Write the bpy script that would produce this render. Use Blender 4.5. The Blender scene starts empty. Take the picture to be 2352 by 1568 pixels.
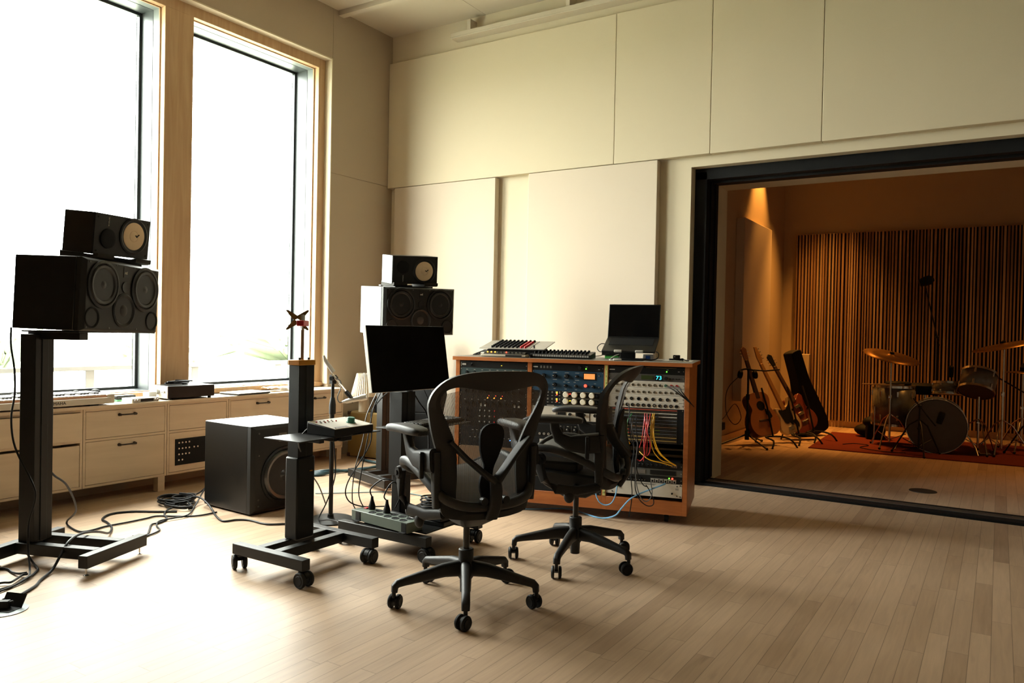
import bpy, bmesh, math, random
from mathutils import Vector, Matrix, Euler
random.seed(7)
S = bpy.context.scene
COL = S.collection
PI = math.pi
R = math.radians
V = Vector

# ------------------------------------------------------------------ camera, sky, exposure
YAW, PIT, ROL, FPX = -0.566304848, -0.0135267703, 0.0202771468, 1761.8
fw = V((math.sin(YAW)*math.cos(PIT), math.cos(YAW)*math.cos(PIT), math.sin(PIT)))
rt0 = V((math.cos(YAW), -math.sin(YAW), 0)); up0 = rt0.cross(fw)
rt = math.cos(ROL)*rt0 + math.sin(ROL)*up0; upv = -math.sin(ROL)*rt0 + math.cos(ROL)*up0
cd = bpy.data.cameras.new('camera'); cam = bpy.data.objects.new('camera', cd); COL.objects.link(cam)
cd.sensor_width = 36; cd.lens = FPX/2352*36; cd.clip_start = .05; cd.clip_end = 300
M = Matrix.Identity(4)
for i in range(3):
    M[i][0], M[i][1], M[i][2] = rt[i], upv[i], -fw[i]
M[2][3] = 1.2
cam.matrix_world = M
S.camera = cam
S.view_settings.view_transform = 'Standard'; S.view_settings.look = 'None'
S.view_settings.gamma = 1; S.view_settings.use_curve_mapping = False
S.view_settings.exposure = 0.0
S.cycles.max_bounces = 10; S.cycles.diffuse_bounces = 6; S.cycles.glossy_bounces = 4; S.cycles.transparent_max_bounces = 16
S.cycles.sample_clamp_indirect = 6; S.cycles.caustics_reflective = False; S.cycles.caustics_refractive = False
W = bpy.data.worlds.new('sky'); S.world = W; W.use_nodes = True
wn = W.node_tree.nodes; wl = W.node_tree.links
bg = wn['Background']; bg.inputs[0].default_value = (1.0, .972, .905, 1); bg.inputs[1].default_value = 8.0
# overcast sky: brighter towards the zenith
tc = wn.new('ShaderNodeTexCoord'); sx = wn.new('ShaderNodeSeparateXYZ'); mr = wn.new('ShaderNodeMapRange')
wl.new(tc.outputs['Generated'], sx.inputs[0]); wl.new(sx.outputs['Z'], mr.inputs[0])
mr.inputs[1].default_value = -.1; mr.inputs[2].default_value = 1; mr.inputs[3].default_value = 29; mr.inputs[4].default_value = 47
wl.new(mr.outputs[0], bg.inputs[1])

def lamp(name, kind, loc, energy, color=(1, 1, 1), **kw):
    d = bpy.data.lights.new(name, kind); d.energy = energy; d.color = color
    tgt = kw.pop('target', None)
    for k, v in kw.items(): setattr(d, k, v)
    o = bpy.data.objects.new(name, d); COL.objects.link(o); o.location = loc
    if tgt: o.rotation_euler = (V(tgt)-V(loc)).to_track_quat('-Z', 'Y').to_euler()
    return o
WINDOWS = [(3.69, 4.98), (1.75, 3.45)]
for i, (a, b) in enumerate(WINDOWS):
    o = lamp('sky_portal', 'AREA', (-5.75, (a+b)/2, 2.13), 1, shape='RECTANGLE', size=1.8, size_y=3.1, target=(0, (a+b)/2, 2.13))
    o.data.size, o.data.size_y = (3.1, 1.8) if abs((o.rotation_euler.to_matrix() @ V((1, 0, 0))).z) > .5 else (1.8, 3.1)
    o.data.cycles.is_portal = True
# the warm downlights of the live room behind the opening
WARM = (1.0, .40, .07)
lamp('downlight_lamp', 'SPOT', (-2.36, 9.75, 3.75), 330, WARM, spot_size=R(62), spot_blend=.75, shadow_soft_size=.03, target=(-2.44, 9.75, 0))
lamp('downlight_lamp', 'SPOT', (-1.95, 10.35, 3.75), 520, WARM, spot_size=R(64), spot_blend=1, shadow_soft_size=.05, target=(-1.9, 10.3, 0))
lamp('downlight_lamp', 'SPOT', (1.0, 9.4, 3.75), 190, WARM, spot_size=R(95), spot_blend=1, shadow_soft_size=.05, target=(.9, 9.5, 0))

# ------------------------------------------------------------------ materials (all procedural)
MATS = {}
def nodes(name):
    m = bpy.data.materials.new(name); m.use_nodes = True
    nt = m.node_tree
    return m, nt, nt.nodes['Principled BSDF']
def mat(name, col, rough=.5, metal=0, var=.06, scale=20, spec=.5, coat=0, bump=0, bscale=200, emit=None, estr=1):
    if name in MATS: return MATS[name]
    m, nt, p = nodes(name); n, l = nt.nodes, nt.links
    tcn = n.new('ShaderNodeTexCoord'); no = n.new('ShaderNodeTexNoise'); no.inputs['Scale'].default_value = scale; no.inputs['Detail'].default_value = 4
    l.new(tcn.outputs['Object'], no.inputs['Vector'])
    mx = n.new('ShaderNodeMix'); mx.data_type = 'RGBA'
    l.new(no.outputs['Fac'], mx.inputs[0])
    mx.inputs[6].default_value = tuple(c*(1-var) for c in col)+(1,); mx.inputs[7].default_value = tuple(min(1, c*(1+var)) for c in col)+(1,)
    l.new(mx.outputs[2], p.inputs['Base Color'])
    p.inputs['Roughness'].default_value = rough; p.inputs['Metallic'].default_value = metal
    p.inputs['Specular IOR Level'].default_value = spec; p.inputs['Coat Weight'].default_value = coat
    if bump:
        b = n.new('ShaderNodeBump'); b.inputs['Strength'].default_value = bump; b.inputs['Distance'].default_value = .002
        n2 = n.new('ShaderNodeTexNoise'); n2.inputs['Scale'].default_value = bscale; l.new(tcn.outputs['Object'], n2.inputs['Vector'])
        l.new(n2.outputs['Fac'], b.inputs['Height']); l.new(b.outputs[0], p.inputs['Normal'])
    if emit:
        p.inputs['Emission Color'].default_value = emit+(1,); p.inputs['Emission Strength'].default_value = estr
    MATS[name] = m
    return m
def woodmat(name, c1, c2, rough, axis=2, scale=3, stretch=12, ring=1.0, bump=.05):
    m, nt, p = nodes(name); n, l = nt.nodes, nt.links
    tcn = n.new('ShaderNodeTexCoord'); mp = n.new('ShaderNodeMapping')
    sc = [stretch]*3; sc[axis] = 1.0
    mp.inputs['Scale'].default_value = [s*scale for s in sc]
    l.new(tcn.outputs['Object'], mp.inputs['Vector'])
    a = n.new('ShaderNodeTexNoise'); a.inputs['Scale'].default_value = 1; a.inputs['Detail'].default_value = 6; a.inputs['Distortion'].default_value = ring
    l.new(mp.outputs[0], a.inputs['Vector'])
    cr = n.new('ShaderNodeValToRGB'); cr.color_ramp.elements[0].position = .3; cr.color_ramp.elements[1].position = .72
    cr.color_ramp.elements[0].color = c1+(1,); cr.color_ramp.elements[1].color = c2+(1,)
    l.new(a.outputs['Fac'], cr.inputs[0]); l.new(cr.outputs[0], p.inputs['Base Color'])
    p.inputs['Roughness'].default_value = rough
    b = n.new('ShaderNodeBump'); b.inputs['Strength'].default_value = bump; b.inputs['Distance'].default_value = .001
    l.new(a.outputs['Fac'], b.inputs['Height']); l.new(b.outputs[0], p.inputs['Normal'])
    MATS[name] = m
    return m
def mth(n, l, op, a, b=None, c=None):
    k = n.new('ShaderNodeMath'); k.operation = op
    for i, x in enumerate((a, b, c)):
        if x is None: continue
        if isinstance(x, (int, float)): k.inputs[i].default_value = x
        else: l.new(x, k.inputs[i])
    return k.outputs[0]
def floormat():
    m, nt, p = nodes('maple_floor'); n, l = nt.nodes, nt.links
    tcn = n.new('ShaderNodeTexCoord'); sp = n.new('ShaderNodeSeparateXYZ'); l.new(tcn.outputs['Object'], sp.inputs[0])
    X, Y = sp.outputs['X'], sp.outputs['Y']
    xs = mth(n, l, 'DIVIDE', X, .072); row = mth(n, l, 'FLOOR', xs); fx = mth(n, l, 'FRACT', xs)
    w1 = n.new('ShaderNodeTexWhiteNoise'); w1.noise_dimensions = '1D'; l.new(row, w1.inputs['W'])
    ln = mth(n, l, 'MULTIPLY_ADD', w1.outputs['Value'], .7, .65)
    w1b = n.new('ShaderNodeTexWhiteNoise'); w1b.noise_dimensions = '1D'; l.new(mth(n, l, 'ADD', row, 91.7), w1b.inputs['W'])
    ys = mth(n, l, 'ADD', mth(n, l, 'DIVIDE', Y, ln), mth(n, l, 'MULTIPLY', w1b.outputs['Value'], 13.0))
    cell = mth(n, l, 'FLOOR', ys); fy = mth(n, l, 'FRACT', ys)
    cb = n.new('ShaderNodeCombineXYZ'); l.new(row, cb.inputs[0]); l.new(cell, cb.inputs[1])
    w2 = n.new('ShaderNodeTexWhiteNoise'); w2.noise_dimensions = '2D'; l.new(cb.outputs[0], w2.inputs['Vector'])
    cr = n.new('ShaderNodeValToRGB'); e = cr.color_ramp.elements
    e[0].position = 0; e[0].color = (.37, .25, .165, 1); e[1].position = 1; e[1].color = (.52, .37, .25, 1)
    for pos, c in ((.07, (.42, .29, .19, 1)), (.15, (.455, .32, .213, 1)), (.6, (.475, .335, .225, 1))):
        k = e.new(pos); k.color = c
    l.new(w2.outputs['Value'], cr.inputs[0])
    # grain, long along the boards, shifted per board
    mp = n.new('ShaderNodeCombineXYZ')
    l.new(mth(n, l, 'MULTIPLY', X, 55.0), mp.inputs[0]); l.new(mth(n, l, 'MULTIPLY', Y, 3.5), mp.inputs[1])
    l.new(mth(n, l, 'MULTIPLY', w2.outputs['Value'], 37.0), mp.inputs[2])
    g = n.new('ShaderNodeTexNoise'); g.inputs['Scale'].default_value = 1; g.inputs['Detail'].default_value = 5; g.inputs['Distortion'].default_value = .6
    l.new(mp.outputs[0], g.inputs['Vector'])
    mp2 = n.new('ShaderNodeCombineXYZ')
    l.new(mth(n, l, 'MULTIPLY', X, 14.0), mp2.inputs[0]); l.new(mth(n, l, 'MULTIPLY', Y, 2.2), mp2.inputs[1]); l.new(mth(n, l, 'MULTIPLY', w2.outputs['Value'], 71.0), mp2.inputs[2])
    g2 = n.new('ShaderNodeTexNoise'); g2.inputs['Scale'].default_value = 1; g2.inputs['Detail'].default_value = 3
    l.new(mp2.outputs[0], g2.inputs['Vector'])
    gm = n.new('ShaderNodeMapRange'); gm.inputs[1].default_value = .3; gm.inputs[2].default_value = .75; gm.inputs[3].default_value = .9; gm.inputs[4].default_value = 1.08
    l.new(g.outputs['Fac'], gm.inputs[0])
    gk = n.new('ShaderNodeMapRange'); gk.inputs[1].default_value = .66; gk.inputs[2].default_value = .8; gk.inputs[3].default_value = 1.0; gk.inputs[4].default_value = .72
    l.new(g2.outputs['Fac'], gk.inputs[0])
    f = mth(n, l, 'MULTIPLY', gm.outputs[0], gk.outputs[0])
    ex = mth(n, l, 'MULTIPLY', mth(n, l, 'MINIMUM', fx, mth(n, l, 'SUBTRACT', 1.0, fx)), .072)
    ey = mth(n, l, 'MULTIPLY', mth(n, l, 'MINIMUM', fy, mth(n, l, 'SUBTRACT', 1.0, fy)), ln)
    gap = mth(n, l, 'LESS_THAN', mth(n, l, 'MINIMUM', ex, ey), .0011)
    f = mth(n, l, 'MULTIPLY', f, mth(n, l, 'MULTIPLY_ADD', gap, -.5, 1.0))
    mx = n.new('ShaderNodeMix'); mx.data_type = 'RGBA'; mx.blend_type = 'MULTIPLY'; mx.inputs[0].default_value = 1
    l.new(cr.outputs[0], mx.inputs[6])
    cc = n.new('ShaderNodeCombineXYZ'); [l.new(f, cc.inputs[i]) for i in range(3)]
    l.new(cc.outputs[0], mx.inputs[7]); l.new(mx.outputs[2], p.inputs['Base Color'])
    p.inputs['Roughness'].default_value = .50; p.inputs['Specular IOR Level'].default_value = .42
    b = n.new('ShaderNodeBump'); b.inputs['Strength'].default_value = .25; b.inputs['Distance'].default_value = .001
    l.new(mth(n, l, 'SUBTRACT', 1.0, gap), b.inputs['Height']); l.new(b.outputs[0], p.inputs['Normal'])
    return m
def fabricmat(name, col, var=.05):
    m, nt, p = nodes(name); n, l = nt.nodes, nt.links
    tcn = n.new('ShaderNodeTexCoord')
    a = n.new('ShaderNodeTexNoise'); a.inputs['Scale'].default_value = 350; a.inputs['Detail'].default_value = 2; l.new(tcn.outputs['Object'], a.inputs['Vector'])
    mx = n.new('ShaderNodeMix'); mx.data_type = 'RGBA'; l.new(a.outputs['Fac'], mx.inputs[0])
    mx.inputs[6].default_value = tuple(c*(1-var) for c in col)+(1,); mx.inputs[7].default_value = tuple(c*(1+var) for c in col)+(1,)
    l.new(mx.outputs[2], p.inputs['Base Color']); p.inputs['Roughness'].default_value = .95; p.inputs['Specular IOR Level'].default_value = .15
    b = n.new('ShaderNodeBump'); b.inputs['Strength'].default_value = .2; b.inputs['Distance'].default_value = .001
    l.new(a.outputs['Fac'], b.inputs['Height']); l.new(b.outputs[0], p.inputs['Normal'])
    MATS[name] = m
    return m
def meshmat(name, col, pitch, axis, open_=.45):
    """woven see-through mesh: strands of a real pitch, holes between them"""
    m, nt, p = nodes(name); n, l = nt.nodes, nt.links
    tcn = n.new('ShaderNodeTexCoord'); sp = n.new('ShaderNodeSeparateXYZ'); l.new(tcn.outputs['Object'], sp.inputs[0])
    fx = mth(n, l, 'FRACT', mth(n, l, 'DIVIDE', sp.outputs[axis], pitch))
    hole = mth(n, l, 'LESS_THAN', fx, open_)
    tr = n.new('ShaderNodeBsdfTransparent'); ms = n.new('ShaderNodeMixShader')
    p.inputs['Base Color'].default_value = col+(1,); p.inputs['Roughness'].default_value = .7
    l.new(hole, ms.inputs[0]); l.new(p.outputs[0], ms.inputs[1]); l.new(tr.outputs[0], ms.inputs[2])
    l.new(ms.outputs[0], n['Material Output'].inputs[0])
    MATS[name] = m
    return m
def glassmat(name='window_glass', tint=(.93, .96, .95)):
    m, nt, p = nodes(name); n, l = nt.nodes, nt.links
    tr = n.new('ShaderNodeBsdfTransparent'); tr.inputs[0].default_value = tint+(1,)
    gl = n.new('ShaderNodeBsdfGlossy'); gl.inputs['Roughness'].default_value = .02
    fr = n.new('ShaderNodeFresnel'); fr.inputs[0].default_value = 1.45
    geo = n.new('ShaderNodeNewGeometry'); fac = mth(n, l, 'MULTIPLY', fr.outputs[0], mth(n, l, 'SUBTRACT', 1.0, geo.outputs['Backfacing']))
    ms = n.new('ShaderNodeMixShader'); l.new(fac, ms.inputs[0]); l.new(tr.outputs[0], ms.inputs[1]); l.new(gl.outputs[0], ms.inputs[2])
    l.new(ms.outputs[0], n['Material Output'].inputs[0])
    return m
FLOOR = floormat()
GLASS = glassmat()
LIVEWALL = mat('live_room_paint', (.46, .37, .25), .9, var=.02, scale=3, spec=.15)
DARKWALL = mat('dark_unseen_wall', (.20, .17, .135), .95, var=.05)  # finish of the unseen walls, made dark to cut bounce light
PLASTER = mat('cream_plaster', (.63, .55, .405), .9, var=.02, scale=3, spec=.2)
PANEL = fabricmat('beige_panel_fabric', (.60, .515, .41))
PANELUP = fabricmat('cream_panel_fabric', (.62, .54, .395))
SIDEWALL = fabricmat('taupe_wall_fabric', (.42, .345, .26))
CEIL = mat('ceiling_paint', (.54, .475, .37), .9, var=.02, scale=3, spec=.2)
WINWOOD = woodmat('oak_window_wood', (.43, .27, .14), (.53, .355, .20), .55, axis=2, scale=1.6, stretch=14, ring=1.2)
PLY = woodmat('birch_ply', (.60, .475, .335), (.68, .55, .40), .55, axis=1, scale=1.6, stretch=9, ring=.8)
PLYEDGE = mat('ply_edge', (.50, .35, .21), .6)
ALU = mat('shaded_aluminium', (.05, .058, .06), .4, .1)  # window metal with the shade of its bends put into the colour
ALU2 = mat('lit_aluminium', (.16, .178, .175), .45)  # same window metal, its lit stretch put into a paler colour
BLACK = mat('black_powder_coat', (.007, .007, .006), .45, 0, spec=.3, bump=.25, bscale=900)
VENEER = mat('black_veneer', (.0045, .0045, .004), .30, spec=.5)
BLACK2 = mat('black_satin', (.006, .006, .0055), .42, spec=.3)
BLACKM = mat('black_matte', (.005, .005, .005), .7, spec=.2)
CHAIR = mat('graphite_plastic', (.010, .009, .0075), .5, spec=.35, bump=.15, bscale=1200)
CHAIR2 = mat('graphite_arm_vinyl', (.016, .015, .0135), .5, spec=.45)
RUBBER = mat('black_rubber', (.007, .007, .0065), .6, spec=.3)
CHROME = mat('chrome', (.7, .68, .64), .18, 1)
STEEL = mat('steel_bars', (.5, .48, .44), .35, 1)
WHITE = mat('white_plastic', (.75, .74, .70), .45)
CREAM = mat('cream_shade', (.78, .72, .58), .8)
GREYMET = mat('silver_face', (.46, .44, .40), .4, .4)
CHERRY = woodmat('cherry_laminate', (.30, .085, .018), (.42, .135, .032), .4, axis=0, scale=3, stretch=8)
TOPLAM = mat('dark_grey_laminate', (.16, .145, .125), .4)
RED = mat('red_plastic', (.55, .03, .03), .4)
YEL = mat('yellow_cable', (.75, .40, .01), .45)
GRN = mat('green_cable', (.02, .20, .06), .45)
GREENKNOB = mat('green_knob', (.01, .13, .075), .4)
BLU = mat('light_blue_cable', (.16, .38, .62), .45)
DBLU = mat('petrol_blue_cable', (.02, .065, .085), .4)
CABLE = mat('black_cable', (.006, .006, .0065), .5, spec=.25)
GREYC = mat('grey_cable', (.09, .09, .09), .4)
BLUEFACE = mat('blue_enamel', (.012, .045, .085), .4)
OFFW = mat('off_white_panel', (.56, .52, .44), .5)
SEAFOAM = mat('grey_green_paint', (.10, .125, .10), .45)
ORANGE = mat('orange_anodised', (.48, .20, .012), .4, .3)
GOLD = mat('bronze_plate', (.30, .17, .06), .35, .6)
COPPER = mat('brushed_rod', (.42, .26, .17), .3, .9)
REDAN = mat('red_anodised', (.42, .015, .02), .35, .4)
def led(name, col, s): return mat(name, col, .4, emit=col, estr=s)
LGREEN = led('green_lamp', (.15, 1, .05), 3); LRED = led('red_lamp', (1, .06, .03), 3); LORANGE = led('amber_lamp', (1, .42, .06), 2.2)
LCYAN = led('cyan_digits', (.05, .75, .85), 2.0); LBLUE = led('blue_lamp', (.1, .3, 1), 6); LYEL = led('yellow_lamp', (1, .75, .05), 2)
LMETER = led('meter_glow', (.85, .33, .09), .55)

# ------------------------------------------------------------------ mesh helpers
class MB:
    def __init__(s): s.b = bmesh.new()
    def _add(s, fn, mtx=None):
        old = len(s.b.verts); fn()
        s.b.verts.ensure_lookup_table()
        if mtx is not None:
            for v in s.b.verts[old:]: v.co = mtx @ v.co
        return s
    def box(s, x0, x1, y0, y1, z0, z1, mtx=None):
        def f():
            vs = [s.b.verts.new((x, y, z)) for z in (z0, z1) for y in (y0, y1) for x in (x0, x1)]
            for q in ((0, 2, 3, 1), (4, 5, 7, 6), (0, 1, 5, 4), (2, 6, 7, 3), (0, 4, 6, 2), (1, 3, 7, 5)): s.b.faces.new([vs[i] for i in q])
        return s._add(f, mtx)
    def rings(s, L, cap=True, close=False):
        """skin a list of equal-length vertex rings"""
        rs = [[s.b.verts.new(p) for p in r] for r in L]
        n = len(rs[0]); k = len(rs)
        for i in range(k if close else k-1):
            a, b = rs[i], rs[(i+1) % k]
            for j in range(n): s.b.faces.new((a[j], a[(j+1) % n], b[(j+1) % n], b[j]))
        if cap and not close:
            s.b.faces.new(rs[0][::-1]); s.b.faces.new(rs[-1])
        return s
    def cyl(s, p0, p1, r0, r1=None, seg=16, cap=True):
        p0, p1 = V(p0), V(p1); r1 = r0 if r1 is None else r1
        q = (p1-p0).to_track_quat('Z', 'Y')
        def ring(p, r): return [p + q @ V((r*math.cos(2*PI*i/seg), r*math.sin(2*PI*i/seg), 0)) for i in range(seg)]
        return s.rings([ring(p0, r0), ring(p1, r1)], cap)
    def lathe(s, prof, c=(0, 0, 0), axis=(0, 0, 1), seg=24, cap=True):
        """profile [(r, h), ...] turned round an axis"""
        q = V(axis).to_track_quat('Z', 'Y'); c = V(c)
        return s.rings([[c + q @ V((max(r, 1e-5)*math.cos(2*PI*i/seg), max(r, 1e-5)*math.sin(2*PI*i/seg), h)) for i in range(seg)] for r, h in prof], cap)
    def tube(s, pts, r, seg=8, close=False, smooth=0):
        pts = [V(p) for p in pts]
        if smooth: pts = crom(pts, smooth, close)
        n = len(pts); rr = r if isinstance(r, (list, tuple)) else [r]*n
        if len(rr) != n: rr = [rr[min(len(rr)-1, int(i*len(rr)/n))] for i in range(n)]
        L = []; prev = None
        for i in range(n):
            t = (pts[(i+1) % n]-pts[i-1]) if close else (pts[min(i+1, n-1)]-pts[max(i-1, 0)])
            if t.length < 1e-9: t = V((0, 0, 1))
            t.normalize()
            if prev is None: u = t.orthogonal().normalized()
            else:
                u = prev - t*prev.dot(t)
                u = u.normalized() if u.length > 1e-6 else t.orthogonal().normalized()
            prev = u; w = t.cross(u)
            L.append([pts[i]+u*rr[i]*math.cos(2*PI*j/seg)+w*rr[i]*math.sin(2*PI*j/seg) for j in range(seg)])
        return s.rings(L, True, close)
    def sweep(s, pts, secs, upd=(0, 0, 1), close=False, n=4):
        """rounded-rect section (w along side, h along up) swept through pts; secs [(w,h)] per point"""
        pts = [V(p) for p in pts]; k = len(pts); L = []
        for i in range(k):
            t = ((pts[(i+1) % k]-pts[i-1]) if close else (pts[min(i+1, k-1)]-pts[max(i-1, 0)])).normalized()
            u = V(upd) if not isinstance(upd, list) else V(upd[i])
            sd = t.cross(u).normalized(); u2 = sd.cross(t).normalized()
            w, h = secs[i] if len(secs) > 1 else secs[0]
            L.append([pts[i]+sd*a+u2*b for a, b in rrect(w, h, min(w, h)*.42, n)])
        return s.rings(L, True, close)
    def prism(s, poly, h0, h1, mtx=None):
        """polygon in xy extruded in z"""
        def f():
            n = len(poly)
            a = [s.b.verts.new((x, y, h0)) for x, y in poly]; b = [s.b.verts.new((x, y, h1)) for x, y in poly]
            for i in range(n): s.b.faces.new((a[i], a[(i+1) % n], b[(i+1) % n], b[i]))
            s.b.faces.new(a[::-1]); s.b.faces.new(b)
        return s._add(f, mtx)
    def sph(s, c, r, sc=(1, 1, 1), seg=16):
        def f(): bmesh.ops.create_uvsphere(s.b, u_segments=seg, v_segments=max(6, seg*2//3), radius=r)
        return s._add(f, Matrix.Translation(c) @ Matrix.Diagonal((*sc, 1)))
    def grid(s, P):
        """surface through a 2-D list of points"""
        g = [[s.b.verts.new(p) for p in r] for r in P]
        for i in range(len(g)-1):
            for j in range(len(g[0])-1): s.b.faces.new((g[i][j], g[i][j+1], g[i+1][j+1], g[i+1][j]))
        return s
    def obj(s, name, m, parent=None, bev=0, seg=2, smooth=True, loc=None, rot=None, solid=0, sub=0):
        bmesh.ops.remove_doubles(s.b, verts=s.b.verts, dist=1e-6)
        bmesh.ops.recalc_face_normals(s.b, faces=s.b.faces)
        me = bpy.data.meshes.new(name); s.b.to_mesh(me); s.b.free()
        me.materials.append(m)
        if smooth:
            me.polygons.foreach_set('use_smooth', [True]*len(me.polygons)); me.set_sharp_from_angle(angle=R(38))
        o = bpy.data.objects.new(name, me); COL.objects.link(o)
        if parent is not None: o.parent = parent
        if loc is not None: o.location = loc
        if rot is not None: o.rotation_euler = rot
        if solid:
            k = o.modifiers.new('solid', 'SOLIDIFY'); k.thickness = solid; k.offset = 0
        if bev:
            k = o.modifiers.new('bevel', 'BEVEL'); k.width = bev; k.segments = seg; k.limit_method = 'ANGLE'; k.angle_limit = R(40)
        if sub:
            k = o.modifiers.new('sub', 'SUBSURF'); k.levels = sub; k.render_levels = sub
        return o
def rrect(w, h, r, n=4):
    out = []
    for cx, cy, a0 in ((w/2-r, h/2-r, 0), (-w/2+r, h/2-r, PI/2), (-w/2+r, -h/2+r, PI), (w/2-r, -h/2+r, 1.5*PI)):
        for i in range(n): a = a0+PI/2*i/(n-1); out.append((cx+r*math.cos(a), cy+r*math.sin(a)))
    return out
def crom(p, n=6, close=False):
    out = []; k = len(p)
    for i in range(k if close else k-1):
        a, b, c, d = (p[i-1], p[i], p[(i+1) % k], p[(i+2) % k]) if close else (p[max(i-1, 0)], p[i], p[i+1], p[min(i+2, k-1)])
        for j in range(n):
            t = j/n; out.append(.5*((2*b)+(c-a)*t+(2*a-5*b+4*c-d)*t*t+(3*b-a-3*c+d)*t**3))
    if not close: out.append(p[-1])
    return out
def thing(name, label, cat, loc=(0, 0, 0), rot=(0, 0, 0), group=None):
    o = bpy.data.objects.new(name, None); COL.objects.link(o); o.empty_display_size = .05
    o.location = loc; o.rotation_euler = rot if isinstance(rot, (tuple, list)) else (0, 0, rot)
    return tag(o, label, cat, group)
def tag(o, label, cat, group=None, kind=None):
    o['label'] = label; o['category'] = cat
    if group: o['group'] = group
    if kind: o['kind'] = kind
    return o
def struct(o): o['kind'] = 'structure'; return o
def rep(o, loc, rot=None, parent=None):
    c = o.copy(); COL.objects.link(c); c.location = loc
    if parent is not None: c.parent = parent
    if rot is not None: c.rotation_euler = rot
    return c
def tree(o, parent=None):
    c = o.copy(); COL.objects.link(c)
    if parent is not None: c.parent = parent
    for ch in list(o.children): tree(ch, c)
    return c
def text(name, s, size, m, parent, loc, rot, ext=.0006, align='CENTER', sx=1):
    cu = bpy.data.curves.new(name, 'FONT'); cu.body = s; cu.size = size; cu.extrude = ext; cu.align_x = align; cu.align_y = 'CENTER'
    t = bpy.data.objects.new(name+'_tmp', cu); COL.objects.link(t)
    dg = bpy.context.evaluated_depsgraph_get()
    me = bpy.data.meshes.new_from_object(t.evaluated_get(dg)); bpy.data.objects.remove(t)
    me.materials.clear(); me.materials.append(m)
    o = bpy.data.objects.new(name, me); COL.objects.link(o); o.parent = parent; o.location = loc; o.rotation_euler = rot; o.scale = (sx, 1, 1)
    return o
def cable(name, pts, r, m, label, cat='cable', group=None, sm=6, seg=7):
    o = MB().tube(pts, r, seg, smooth=sm).obj(name, m)
    return tag(o, label, cat, group)
# ------------------------------------------------------------------ the room
XW, XR, YF, YB, ZC = -5.237, 3.6, -3.2, 5.91, 4.13
struct(MB().box(-5.75, XR, YF, 11.3, -.12, 0).obj('floor', FLOOR, smooth=False))
m = MB()
xs = [-5.75, -4.10, -2.9, -1.7, -.5, .7, 1.9, 3.1, XR+.1]
for a, b in zip(xs, xs[1:]):
    for c, d in ((YF-.1, 2.0), (2.0, 5.13), (5.13, 6.0)): m.box(a+.002, b-.002, c+.002, d-.002, ZC, ZC+.1)
struct(m.obj('ceiling', CEIL, smooth=False))
struct(MB().box(-5.75, XR+.1, 5.13, 5.20, 4.085, ZC+.001).obj('trim_1', CEIL, smooth=False))
# window wall: solid strip by the corner, strip over the windows, recessed wall under them
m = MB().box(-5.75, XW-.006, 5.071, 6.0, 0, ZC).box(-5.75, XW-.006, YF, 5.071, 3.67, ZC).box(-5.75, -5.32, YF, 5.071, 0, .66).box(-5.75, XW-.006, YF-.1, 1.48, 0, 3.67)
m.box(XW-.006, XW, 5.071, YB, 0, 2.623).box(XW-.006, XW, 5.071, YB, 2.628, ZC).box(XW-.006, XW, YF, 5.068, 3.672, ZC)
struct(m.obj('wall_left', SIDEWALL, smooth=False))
struct(MB().box(-5.32, XW+.001, 5.060, 5.0712, .68, 3.671).box(-5.32, XW+.001, 1.48, 5.071, 3.660, 3.671).obj('trim_2', PLASTER, smooth=False))
m = MB().box(-5.385, -5.32, 1.48, 5.071, 3.578, 3.665).box(-5.385, -5.30, 1.48, 5.071, .655, .695).box(-5.385, -5.32, 4.982, 5.062, .69, 3.58)
for (a, b), (c, d) in zip(WINDOWS[1:], WINDOWS): m.box(-5.385, -5.32, b, c, .69, 3.58)
m.box(-5.385, -5.32, 1.48, 1.75, .69, 3.58)
struct(m.obj('trim_3', WINWOOD, bev=.004))
for i, (a, b) in enumerate(WINDOWS):
    w = bpy.data.objects.new('window_%d' % (i+1), None); COL.objects.link(w); struct(w); w.location = (-5.55, (a+b)/2, 2.13)
    h = (b-a)/2; z0, z1 = -1.44, 1.45
    m = MB()
    for (x0, x1, t) in ((-.055, .09, .010), (-.09, -.055, .030)):
        m.box(x0, x1, -h, -h+t, z0, z1).box(x0, x1, h-t, h, z0, z1).box(x0, x1, -h+t, h-t, z0, z0+t).box(x0, x1, -h+t, h-t, z1-t, z1)
    m.obj('sash', ALU, w, bev=.003)
    m = MB(); x0, x1, t = .09, .163, .008
    m.box(x0, x1, -h, -h+t, z0, z1).box(x0, x1, h-t, h, z0, z1).box(x0, x1, -h+t, h-t, z0, z0+t).box(x0, x1, -h+t, h-t, z1-t, z1)
    m.obj('lining', ALU2, w)
    MB().box(-.078, -.072, -h+.03, h-.03, z0+.03, z1-.03).obj('pane', GLASS, w, smooth=False)
    m = MB()   # oak glazing bead on the room side
    m.box(.163, .176, -h, -h+.010, z0, z1).box(.163, .176, h-.010, h, z0, z1).box(.163, .176, -h, h, z1-.010, z1).box(.163, .176, -h, h, z0, z0+.010)
    m.obj('bead', WINWOOD, w, bev=.002)
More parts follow.
